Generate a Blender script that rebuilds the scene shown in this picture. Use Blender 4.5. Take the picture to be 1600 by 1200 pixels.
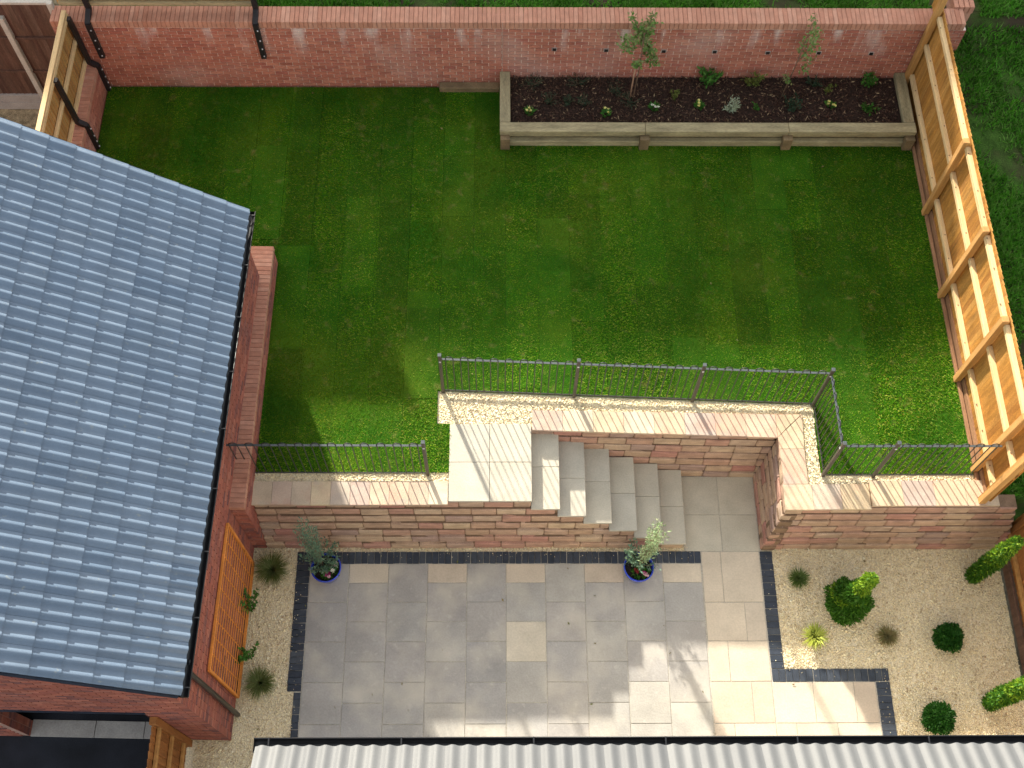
import bpy, math, random
import numpy as np
from mathutils import Vector, Matrix, Quaternion

for o in list(bpy.data.objects):
    bpy.data.objects.remove(o)
SC = bpy.context.scene
COL = SC.collection
rng = np.random.default_rng(7)
random.seed(7)
R = math.radians

# ---------------------------------------------------------------- camera
cam = bpy.data.cameras.new('camera')
cam.sensor_width = 36.0
cam.lens = 1805.0 / 1600.0 * 36.0
cam.clip_end = 1000
camo = bpy.data.objects.new('camera', cam)
COL.objects.link(camo)
def cam_axes(p, yw, r):
    cp, sp = math.cos(p), math.sin(p)
    f = np.array([0, cp, -sp]); u = np.array([0, sp, cp]); rt = np.array([1.0, 0, 0])
    c, s = math.cos(r), math.sin(r)
    rt2 = c*rt + s*u; u2 = -s*rt + c*u
    cy, sy = math.cos(yw), math.sin(yw)
    Z = np.array([[cy, -sy, 0], [sy, cy, 0], [0, 0, 1]])
    return Z@rt2, Z@u2, Z@f
_r, _u, _f = cam_axes(1.1201, -0.0247, 0.0220)
camo.matrix_world = Matrix(((_r[0], _u[0], -_f[0], 2.9499), (_r[1], _u[1], -_f[1], -5.3383),
                            (_r[2], _u[2], -_f[2], 17.4844), (0, 0, 0, 1)))
SC.camera = camo

# ---------------------------------------------------------------- sky, sun, exposure
SUN_TO = Vector((-0.87, 2.07, 1.0)).normalized()      # direction towards the sun
elev = math.asin(SUN_TO.z)
w = bpy.data.worlds.new('World'); SC.world = w; w.use_nodes = True
nt = w.node_tree
sky = nt.nodes.new('ShaderNodeTexSky')
sky.sky_type = 'NISHITA'; sky.sun_disc = False
sky.sun_elevation = elev; sky.sun_rotation = math.atan2(SUN_TO.x, SUN_TO.y)
sky.air_density = 1.0; sky.dust_density = 3.0; sky.ozone_density = 0.6
bg = nt.nodes['Background']; bg.inputs['Strength'].default_value = 0.15
# thin white cloud over the blue, the same all over the sky
cloud = nt.nodes.new('ShaderNodeMix'); cloud.data_type = 'RGBA'; cloud.inputs['Factor'].default_value = 0.45
cloud.inputs[7].default_value = (3.3, 3.2, 2.6, 1)
nt.links.new(sky.outputs[0], cloud.inputs[6]); nt.links.new(cloud.outputs[2], bg.inputs['Color'])
sun = bpy.data.lights.new('sun', 'SUN'); sun.energy = 4.4; sun.angle = R(1.4); sun.color = (1.0, 0.94, 0.80)
suno = bpy.data.objects.new('sun', sun); COL.objects.link(suno)
suno.rotation_euler = (-SUN_TO).to_track_quat('-Z', 'Y').to_euler()
suno.location = (-15, 30, 20)
SC.view_settings.view_transform = 'Standard'; SC.view_settings.look = 'None'
SC.view_settings.exposure = 1.48; SC.view_settings.gamma = 1.0
SC.view_settings.use_curve_mapping = False

# ---------------------------------------------------------------- materials
def M(name, cols, rough=0.85, nscale=6.0, namp=0.25, fscale=60.0, famp=0.2, bump=0.3, stretch=(1, 1, 1), spec=0.3,
      trans=0.0, world=False, extra=None, coat=0.0, tcol=(1.0, 1.0, 1.0)):
    """cols: palette picked per object / per loose piece; multiplied by coarse and fine noise."""
    m = bpy.data.materials.new(name); m.use_nodes = True
    n = m.node_tree.nodes; L = m.node_tree.links
    b = n['Principled BSDF']
    b.inputs['Roughness'].default_value = rough
    b.inputs['Specular IOR Level'].default_value = spec
    b.inputs['Coat Weight'].default_value = coat
    oi = n.new('ShaderNodeObjectInfo'); ge = n.new('ShaderNodeNewGeometry')
    add = n.new('ShaderNodeMath'); add.operation = 'ADD'
    L.new(oi.outputs['Random'], add.inputs[0]); L.new(ge.outputs['Random Per Island'], add.inputs[1])
    fr = n.new('ShaderNodeMath'); fr.operation = 'FRACT'; L.new(add.outputs[0], fr.inputs[0])
    cr = n.new('ShaderNodeValToRGB')
    el = cr.color_ramp.elements
    if len(cols) == 1: cols = [cols[0], cols[0]]
    while len(el) < len(cols): el.new(0.5)
    for i, c in enumerate(cols):
        el[i].position = i / max(1, len(cols) - 1); el[i].color = (*c, 1)
    L.new(fr.outputs[0], cr.inputs[0])
    tc = n.new('ShaderNodeTexCoord')
    mul = n.new('ShaderNodeVectorMath'); mul.operation = 'MULTIPLY'; mul.inputs[1].default_value = stretch
    if world:
        L.new(ge.outputs['Position'], mul.inputs[0])
        vec = mul.outputs[0]
    else:
        L.new(tc.outputs['Object'], mul.inputs[0])
        off = n.new('ShaderNodeVectorMath'); off.operation = 'ADD'
        sc = n.new('ShaderNodeMath'); sc.operation = 'MULTIPLY'; sc.inputs[1].default_value = 57.0
        L.new(fr.outputs[0], sc.inputs[0])
        L.new(mul.outputs[0], off.inputs[0]); L.new(sc.outputs[0], off.inputs[1])
        vec = off.outputs[0]
    n1 = n.new('ShaderNodeTexNoise'); n1.inputs['Scale'].default_value = nscale; n1.inputs['Detail'].default_value = 4
    n2 = n.new('ShaderNodeTexNoise'); n2.inputs['Scale'].default_value = fscale; n2.inputs['Detail'].default_value = 2
    L.new(vec, n1.inputs['Vector']); L.new(vec, n2.inputs['Vector'])
    def rng_node(src, amp):
        mr = n.new('ShaderNodeMapRange'); mr.inputs['From Min'].default_value = 0.28; mr.inputs['From Max'].default_value = 0.72
        mr.inputs['To Min'].default_value = 1 - amp; mr.inputs['To Max'].default_value = 1 + amp
        L.new(src, mr.inputs['Value']); return mr.outputs[0]
    a1 = rng_node(n1.outputs['Fac'], namp); a2 = rng_node(n2.outputs['Fac'], famp)
    mm = n.new('ShaderNodeMath'); mm.operation = 'MULTIPLY'; L.new(a1, mm.inputs[0]); L.new(a2, mm.inputs[1])
    vm = n.new('ShaderNodeVectorMath'); vm.operation = 'SCALE'
    L.new(cr.outputs[0], vm.inputs[0]); L.new(mm.outputs[0], vm.inputs['Scale'])
    colour = vm.outputs[0]
    if extra: colour = extra(n, L, colour, ge, vec)
    L.new(colour, b.inputs['Base Color'])
    if bump:
        bp = n.new('ShaderNodeBump'); bp.inputs['Strength'].default_value = bump; bp.inputs['Distance'].default_value = 0.01
        L.new(n2.outputs['Fac'], bp.inputs['Height']); L.new(bp.outputs[0], b.inputs['Normal'])
    if trans:
        tr = n.new('ShaderNodeBsdfTranslucent'); tm_ = n.new('ShaderNodeVectorMath'); tm_.operation = 'MULTIPLY'; tm_.inputs[1].default_value = tcol
        L.new(colour, tm_.inputs[0]); L.new(tm_.outputs[0], tr.inputs['Color'])
        mx = n.new('ShaderNodeMixShader'); mx.inputs[0].default_value = trans
        L.new(b.outputs[0], mx.inputs[1]); L.new(tr.outputs[0], mx.inputs[2])
        L.new(mx.outputs[0], n['Material Output'].inputs['Surface'])
    return m

def stain(n, L, colour, ge, scale, lo, hi, tint, amt, zlo=None, zhi=None, detail=5, thin=(1, 1, 1)):
    """mix a tint where a world-space noise is high, optionally only between two heights"""
    mu = n.new('ShaderNodeVectorMath'); mu.operation = 'MULTIPLY'; mu.inputs[1].default_value = thin
    L.new(ge.outputs['Position'], mu.inputs[0])
    no = n.new('ShaderNodeTexNoise'); no.inputs['Scale'].default_value = scale; no.inputs['Detail'].default_value = detail
    L.new(mu.outputs[0], no.inputs['Vector'])
    mr = n.new('ShaderNodeMapRange'); mr.inputs['From Min'].default_value = lo; mr.inputs['From Max'].default_value = hi
    mr.inputs['To Max'].default_value = amt
    L.new(no.outputs['Fac'], mr.inputs['Value']); f = mr.outputs[0]
    if zlo is not None:
        sp = n.new('ShaderNodeSeparateXYZ'); L.new(ge.outputs['Position'], sp.inputs[0])
        m2 = n.new('ShaderNodeMapRange'); m2.inputs['From Min'].default_value = zlo; m2.inputs['From Max'].default_value = zhi
        L.new(sp.outputs['Z'], m2.inputs['Value'])
        mu2 = n.new('ShaderNodeMath'); mu2.operation = 'MULTIPLY'; L.new(f, mu2.inputs[0]); L.new(m2.outputs[0], mu2.inputs[1]); f = mu2.outputs[0]
    mix = n.new('ShaderNodeMix'); mix.data_type = 'RGBA'
    L.new(f, mix.inputs['Factor']); L.new(colour, mix.inputs[6]); mix.inputs[7].default_value = (*tint, 1)
    return mix.outputs[2]

def x_backwall(n, L, c, ge, vec):
    c = stain(n, L, c, ge, 1.0, 0.54, 0.68, (0.66, 0.56, 0.52), 0.8, 2.1, 2.75, thin=(3.2, 1, 0.7))
    c = stain(n, L, c, ge, 0.7, 0.50, 0.72, (0.50, 0.36, 0.31), 0.5)
    c = stain(n, L, c, ge, 2.0, 0.35, 0.65, (0.15, 0.085, 0.05), 0.55, 1.66, 1.40)
    return c
def x_cope(n, L, c, ge, vec):
    c = stain(n, L, c, ge, 2.6, 0.52, 0.68, (0.46, 0.27, 0.20), 0.5)
    c = stain(n, L, c, ge, 3.3, 0.56, 0.70, (0.34, 0.30, 0.28), 0.4, thin=(1.0, 1.3, 1.0))
    return c
def x_roof(n, L, c, ge, vec):
    c = stain(n, L, c, ge, 1.1, 0.55, 0.75, (0.10, 0.135, 0.18), 0.5)
    c = stain(n, L, c, ge, 14.0, 0.66, 0.74, (0.26, 0.27, 0.24), 0.5)
    return c
def x_patio(n, L, c, ge, vec):
    c = stain(n, L, c, ge, 1.3, 0.48, 0.70, (0.54, 0.49, 0.41), 0.55)
    c = stain(n, L, c, ge, 9.0, 0.60, 0.72, (0.58, 0.54, 0.49), 0.25)
    return c

BRICK = [(0.33, 0.115, 0.078), (0.44, 0.165, 0.11), (0.38, 0.135, 0.09), (0.48, 0.20, 0.135), (0.42, 0.155, 0.105), (0.36, 0.12, 0.088)]
m_brick_back = M('back_wall_brick', BRICK, 0.9, 8, 0.15, 120, 0.15, 0.3, extra=x_backwall)
m_brick = M('red_brick', [(0.27, 0.09, 0.065), (0.38, 0.13, 0.09), (0.32, 0.10, 0.075), (0.43, 0.165, 0.115), (0.17, 0.075, 0.075), (0.36, 0.115, 0.08), (0.23, 0.085, 0.075)], 0.9, 8, 0.2, 120, 0.2, 0.3)
m_cope_brick = M('coping_brick', [(0.42, 0.195, 0.13), (0.48, 0.24, 0.165), (0.44, 0.21, 0.142), (0.51, 0.275, 0.195)], 0.9, 8, 0.15, 120, 0.15, 0.3)
m_mortar = M('mortar', [(0.80, 0.67, 0.58)], 0.95, 3, 0.25, 60, 0.2, 0.3, world=True)
m_mortar_dk = M('dark_mortar', [(0.42, 0.25, 0.20)], 0.95, 3, 0.25, 60, 0.2, 0.3, world=True)
m_stone = M('walling_stone', [(0.40, 0.265, 0.185), (0.47, 0.335, 0.235), (0.40, 0.225, 0.175), (0.48, 0.355, 0.25), (0.35, 0.24, 0.205), (0.44, 0.30, 0.21), (0.41, 0.20, 0.165), (0.46, 0.34, 0.23)],
            0.9, 5, 0.22, 70, 0.2, 0.8, stretch=(1, 1, 2.5))
m_stone_core = M('wall_joint', [(0.20, 0.13, 0.085)], 1.0)
m_cope = M('coping_stone', [(0.50, 0.38, 0.25), (0.54, 0.44, 0.30), (0.47, 0.31, 0.225), (0.55, 0.46, 0.34), (0.40, 0.30, 0.27), (0.52, 0.40, 0.255), (0.44, 0.36, 0.30)], 0.85, 4, 0.14, 60, 0.1, 0.3, extra=x_cope)
m_tread = M('sandstone_tread', [(0.43, 0.395, 0.325), (0.47, 0.43, 0.35), (0.42, 0.39, 0.33)], 0.85, 3, 0.1, 50, 0.08, 0.25)
m_slab_grey = M('grey_paving', [(0.285, 0.275, 0.268), (0.345, 0.328, 0.305), (0.315, 0.296, 0.284), (0.385, 0.362, 0.322), (0.30, 0.29, 0.282), (0.345, 0.32, 0.296)], 0.75, 2.5, 0.12, 40, 0.07, 0.25, extra=x_patio)
m_slab_buff = M('buff_paving', [(0.50, 0.425, 0.335), (0.54, 0.465, 0.37), (0.47, 0.39, 0.31), (0.52, 0.455, 0.37)], 0.8, 2.5, 0.1, 40, 0.07, 0.25)
m_mid = M('beige_grey_paving', [(0.50, 0.445, 0.36)], 0.8, 2.5, 0.15, 40, 0.08, 0.25, extra=x_patio)
m_joint = M('paving_joint', [(0.40, 0.37, 0.32)], 0.95, 4, 0.2, 60, 0.2, 0.2, world=True)
m_edge = M('blue_edging', [(0.018, 0.025, 0.040), (0.032, 0.041, 0.058), (0.024, 0.032, 0.050), (0.048, 0.057, 0.072), (0.020, 0.028, 0.047)], 0.6, 12, 0.25, 80, 0.2, 0.4, spec=0.4)
m_gravel_base = M('gravel_base', [(0.70, 0.60, 0.43)], 1.0, 40, 0.3, 140, 0.3, 0.5, world=True)
m_pebble = M('pebble', [(0.80, 0.68, 0.43), (0.88, 0.79, 0.56), (0.66, 0.52, 0.31), (0.90, 0.84, 0.66), (0.78, 0.65, 0.41), (0.85, 0.74, 0.50), (0.44, 0.33, 0.21), (0.88, 0.78, 0.53), (0.55, 0.42, 0.26)], 0.85, 60, 0.1, 200, 0.1, 0)
m_soil = M('soil', [(0.055, 0.04, 0.028)], 1.0, 8, 0.4, 60, 0.4, 0.6, world=True)

def x_turf(n, L, c, ge, vec):
    c = stain(n, L, c, ge, 0.55, 0.50, 0.72, (0.10, 0.155, 0.010), 0.5)
    c = stain(n, L, c, ge, 6.0, 0.60, 0.75, (0.19, 0.17, 0.055), 0.5)
    c = stain(n, L, c, ge, 0.8, 0.50, 0.70, (0.014, 0.085, 0.003), 0.55, thin=(1, 1, 1))
    # each laid strip of turf has its own shade of green
    mp = n.new('ShaderNodeVectorMath'); mp.operation = 'MULTIPLY'; mp.inputs[1].default_value = (1/0.5245, 1/1.9, 0)
    ad = n.new('ShaderNodeVectorMath'); ad.operation = 'SUBTRACT'; ad.inputs[1].default_value = (2.0, 0.3, 0)
    L.new(ge.outputs['Position'], ad.inputs[0]); L.new(ad.outputs[0], mp.inputs[0])
    sx = n.new('ShaderNodeSeparateXYZ'); L.new(mp.outputs[0], sx.inputs[0])
    fx = n.new('ShaderNodeMath'); fx.operation = 'FLOOR'; L.new(sx.outputs['X'], fx.inputs[0])
    w1 = n.new('ShaderNodeTexWhiteNoise'); w1.noise_dimensions = '1D'; L.new(fx.outputs[0], w1.inputs['W'])
    ay = n.new('ShaderNodeMath'); ay.operation = 'ADD'; L.new(sx.outputs['Y'], ay.inputs[0]); L.new(w1.outputs['Value'], ay.inputs[1])
    fy_ = n.new('ShaderNodeMath'); fy_.operation = 'FLOOR'; L.new(ay.outputs[0], fy_.inputs[0])
    cb = n.new('ShaderNodeCombineXYZ'); L.new(fx.outputs[0], cb.inputs['X']); L.new(fy_.outputs[0], cb.inputs['Y'])
    wn = n.new('ShaderNodeTexWhiteNoise'); wn.noise_dimensions = '2D'; L.new(cb.outputs[0], wn.inputs['Vector'])
    mr = n.new('ShaderNodeMapRange'); mr.inputs['To Min'].default_value = 0.84; mr.inputs['To Max'].default_value = 1.20
    L.new(wn.outputs['Value'], mr.inputs['Value'])
    vs = n.new('ShaderNodeVectorMath'); vs.operation = 'SCALE'; L.new(c, vs.inputs[0]); L.new(mr.outputs[0], vs.inputs['Scale'])
    return vs.outputs[0]
m_turf = M('turf', [(0.022, 0.075, 0.003), (0.030, 0.09, 0.004)], 1.0, 3, 0.2, 150, 0.4, 0.4, world=True, extra=x_turf, spec=0.1)
m_grass = M('grass_blade', [(0.020, 0.11, 0.002), (0.08, 0.26, 0.004), (0.04, 0.18, 0.003), (0.16, 0.31, 0.008), (0.032, 0.16, 0.003), (0.06, 0.22, 0.004), (0.38, 0.42, 0.09), (0.09, 0.26, 0.006), (0.16, 0.30, 0.02)], 0.7, 2, 0.15, 20, 0.1, 0, world=True, extra=x_turf, trans=0.5, spec=0.12, tcol=(3.1, 1.65, 1.0))
def x_rough(n, L, c, ge, vec):
    c = stain(n, L, c, ge, 0.9, 0.47, 0.6, (0.06, 0.04, 0.03), 0.9)
    return c
m_rough = M('rough_ground', [(0.04, 0.085, 0.015)], 1.0, 5, 0.5, 60, 0.5, 0.6, world=True, extra=x_rough, spec=0.1)
m_rough_blade = M('rough_grass_blade', [(0.045, 0.19, 0.012), (0.09, 0.30, 0.018), (0.09, 0.25, 0.03), (0.18, 0.30, 0.07)], 0.7, 2, 0.3, 20, 0.2, 0, world=True, trans=0.3, spec=0.15)
m_yard = M('yard_ground', [(0.30, 0.24, 0.15)], 1.0, 8, 0.4, 60, 0.4, 0.5, world=True)
m_earth = M('earth', [(0.10, 0.085, 0.06)], 1.0, 1, 0.3, 10, 0.3, 0.3, world=True)
m_asphalt = M('asphalt', [(0.016, 0.018, 0.026)], 0.8, 1.5, 0.5, 90, 0.3, 0.4, world=True)
m_concrete = M('concrete', [(0.36, 0.33, 0.31), (0.40, 0.37, 0.345)], 0.95, 4, 0.15, 40, 0.12, 0.3)
m_roof_tile = M('slate_blue_tile', [(0.098, 0.142, 0.208), (0.140, 0.187, 0.256), (0.114, 0.160, 0.228), (0.127, 0.173, 0.242)], 0.32, 2, 0.12, 60, 0.06, 0.02, spec=0.6, extra=x_roof)
m_house_tile = M('pale_grey_tile', [(0.088, 0.092, 0.10), (0.108, 0.112, 0.118), (0.098, 0.102, 0.109)], 0.6, 3, 0.06, 60, 0.05, 0.03, spec=0.35)
m_deck = M('roof_deck', [(0.03, 0.03, 0.035)], 0.9)
m_black = M('black_plastic', [(0.012, 0.012, 0.014)], 0.35, 5, 0.1, 60, 0.1, 0, spec=0.5)
m_verge = M('dark_verge', [(0.02, 0.027, 0.045)], 0.5)
m_black_steel = M('black_steel', [(0.012, 0.010, 0.012)], 0.5, 8, 0.3, 60, 0.2, 0.1, spec=0.5)
m_rail_post = M('bronze_grey_post', [(0.055, 0.045, 0.035), (0.05, 0.042, 0.034)], 0.5, 8, 0.2, 60, 0.1, 0, spec=0.5)
m_rail = M('grey_rail', [(0.06, 0.07, 0.075)], 0.4, 8, 0.2, 60, 0.1, 0, spec=0.6)
m_bar = M('black_bar', [(0.02, 0.022, 0.022)], 0.45, 8, 0.1, 60, 0.1, 0, spec=0.5)
m_bolt = M('zinc_bolt', [(0.6, 0.6, 0.62)], 0.35, spec=0.8, bump=0)
m_board = M('fence_board', [(0.33, 0.145, 0.028), (0.42, 0.20, 0.042), (0.37, 0.165, 0.032), (0.46, 0.235, 0.06), (0.30, 0.125, 0.025)], 0.8, 3, 0.3, 30, 0.25, 0.4, stretch=(5, 5, 0.7))
m_rail_wood = M('pale_rail', [(0.62, 0.44, 0.225), (0.66, 0.48, 0.255), (0.58, 0.40, 0.20)], 0.75, 4, 0.15, 40, 0.12, 0.3, stretch=(5, 0.6, 5))
m_post_wood = M('fence_post', [(0.44, 0.23, 0.075), (0.48, 0.26, 0.09)], 0.8, 3, 0.2, 40, 0.15, 0.3, stretch=(5, 5, 0.7))
m_board_lo = M('brown_board', [(0.30, 0.12, 0.035), (0.35, 0.15, 0.045), (0.27, 0.105, 0.03)], 0.8, 3, 0.25, 30, 0.2, 0.35, stretch=(5, 5, 0.7))
m_gravel_board = M('gravel_board', [(0.24, 0.125, 0.065), (0.28, 0.15, 0.08)], 0.85, 3, 0.25, 30, 0.2, 0.3, stretch=(5, 0.7, 5))
m_dark_board = M('dark_brown_board', [(0.10, 0.05, 0.035), (0.14, 0.08, 0.055), (0.075, 0.036, 0.028), (0.17, 0.105, 0.075)], 0.85, 3, 0.3, 30, 0.25, 0.35, stretch=(5, 5, 0.7))
m_pale_post = M('pale_concrete_post', [(0.48, 0.44, 0.38)], 0.9, 4, 0.15, 40, 0.15, 0.2)
m_side_board = M('pale_fence_board', [(0.36, 0.20, 0.065), (0.42, 0.25, 0.085), (0.33, 0.175, 0.06)], 0.8, 3, 0.22, 30, 0.18, 0.35, stretch=(5, 5, 0.7))
m_sleeper = M('sleeper', [(0.29, 0.24, 0.135), (0.34, 0.285, 0.165), (0.31, 0.255, 0.145)], 0.85, 3, 0.3, 25, 0.25, 0.45, stretch=(0.7, 4, 4))
m_sleeper_y = M('cross_sleeper', [(0.28, 0.235, 0.135), (0.32, 0.265, 0.155)], 0.85, 3, 0.3, 25, 0.25, 0.45, stretch=(4, 0.7, 4))
m_sleeper_dk = M('sleeper_post', [(0.17, 0.115, 0.06), (0.20, 0.14, 0.075)], 0.85, 4, 0.3, 40, 0.2, 0.35)
m_mulch = M('mulch', [(0.035, 0.019, 0.013)], 1.0, 30, 0.5, 90, 0.4, 0.7, world=True)
m_chip = M('bark_chip', [(0.03, 0.015, 0.011), (0.075, 0.036, 0.024), (0.022, 0.011, 0.009), (0.13, 0.068, 0.042), (0.045, 0.022, 0.016), (0.085, 0.042, 0.028), (0.03, 0.016, 0.012), (0.10, 0.052, 0.034), (0.38, 0.26, 0.15)], 0.95, 30, 0.2, 90, 0.1, 0)
m_trellis = M('trellis_wood', [(0.62, 0.225, 0.045), (0.68, 0.26, 0.055)], 0.75, 4, 0.2, 40, 0.15, 0.2)
m_pot = M('blue_glaze', [(0.010, 0.035, 0.42)], 0.15, 5, 0.15, 40, 0.05, 0, spec=0.6, coat=0.5)
m_compost = M('compost', [(0.018, 0.013, 0.010)], 1.0, 40, 0.5, 90, 0.4, 0.5, world=True)
m_bark = M('bark', [(0.16, 0.10, 0.065)], 0.9, 8, 0.3, 60, 0.2, 0.4)
m_stake = M('stake', [(0.34, 0.20, 0.13)], 0.85, 8, 0.2, 60, 0.2, 0.2)
m_bounce_render = M('pale_bounce_render', [(0.50, 0.47, 0.41)], 0.9, 2, 0.08, 60, 0.06, 0.2)  # unseen house walls; pale colour invented to bounce neutral light onto the patio
m_white = M('white_trim', [(0.75, 0.75, 0.73)], 0.5, 5, 0.05, 40, 0.03, 0)
m_glass = M('window_glass', [(0.03, 0.035, 0.04)], 0.05, 5, 0.05, 40, 0.03, 0, spec=0.8)
m_vent = M('vent_plastic', [(0.42, 0.36, 0.33)], 0.6, bump=0)
m_hole = M('dark_hole', [(0.012, 0.010, 0.010)], 1.0, bump=0)
def leaf_mat(name, cols, trans=0.3, rough=0.55):
    return M(name, cols, rough, 3, 0.15, 30, 0.1, 0, trans=trans, spec=0.25)
m_l_box = leaf_mat('box_leaf', [(0.010, 0.055, 0.006), (0.025, 0.11, 0.010), (0.014, 0.075, 0.008), (0.060, 0.17, 0.025)])
m_l_con = leaf_mat('conifer_leaf', [(0.035, 0.12, 0.010), (0.055, 0.16, 0.014), (0.075, 0.19, 0.018), (0.045, 0.14, 0.012)])
m_l_gold = leaf_mat('golden_leaf', [(0.20, 0.33, 0.02), (0.28, 0.42, 0.035), (0.13, 0.27, 0.02)])
m_l_euc = leaf_mat('grey_green_leaf', [(0.11, 0.20, 0.13), (0.16, 0.27, 0.17), (0.09, 0.17, 0.12), (0.22, 0.31, 0.19)])
m_l_euc2 = leaf_mat('yellow_grey_leaf', [(0.27, 0.36, 0.18), (0.33, 0.42, 0.23), (0.20, 0.30, 0.15), (0.38, 0.42, 0.24)])
m_l_green = leaf_mat('green_leaf', [(0.04, 0.14, 0.018), (0.06, 0.19, 0.025), (0.09, 0.23, 0.035)])
m_l_dk = leaf_mat('dark_leaf', [(0.022, 0.05, 0.026), (0.035, 0.07, 0.036), (0.045, 0.075, 0.04)])
m_l_olive = leaf_mat('olive_leaf', [(0.13, 0.16, 0.03), (0.17, 0.21, 0.045), (0.10, 0.13, 0.03)])
m_l_silver = leaf_mat('silver_leaf', [(0.36, 0.42, 0.28), (0.46, 0.52, 0.37), (0.27, 0.35, 0.21)])
m_l_tree = leaf_mat('young_leaf', [(0.09, 0.19, 0.035), (0.15, 0.26, 0.06), (0.20, 0.27, 0.10), (0.26, 0.22, 0.10)])
m_l_grasst = leaf_mat('tuft_green', [(0.07, 0.12, 0.02), (0.10, 0.16, 0.03), (0.13, 0.18, 0.05)])
m_l_lime = leaf_mat('tuft_lime', [(0.38, 0.43, 0.06), (0.48, 0.52, 0.10), (0.28, 0.35, 0.05)])
m_l_brown = leaf_mat('tuft_brown', [(0.18, 0.13, 0.05), (0.26, 0.21, 0.09), (0.15, 0.17, 0.05)])
m_l_dkt = leaf_mat('tuft_dark', [(0.07, 0.11, 0.022), (0.12, 0.17, 0.04), (0.20, 0.23, 0.08), (0.14, 0.14, 0.05)])
m_f_white = leaf_mat('white_petal', [(0.80, 0.78, 0.62), (0.85, 0.83, 0.74)])
m_f_yellow = leaf_mat('yellow_petal', [(0.78, 0.68, 0.14), (0.82, 0.78, 0.35)])
m_f_pink = leaf_mat('magenta_petal', [(0.32, 0.02, 0.14), (0.45, 0.05, 0.22)])
m_f_pale = leaf_mat('pale_pink_petal', [(0.75, 0.42, 0.48), (0.80, 0.60, 0.62)])
m_f_red = leaf_mat('red_leaf', [(0.16, 0.012, 0.015), (0.25, 0.03, 0.03)])

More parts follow.
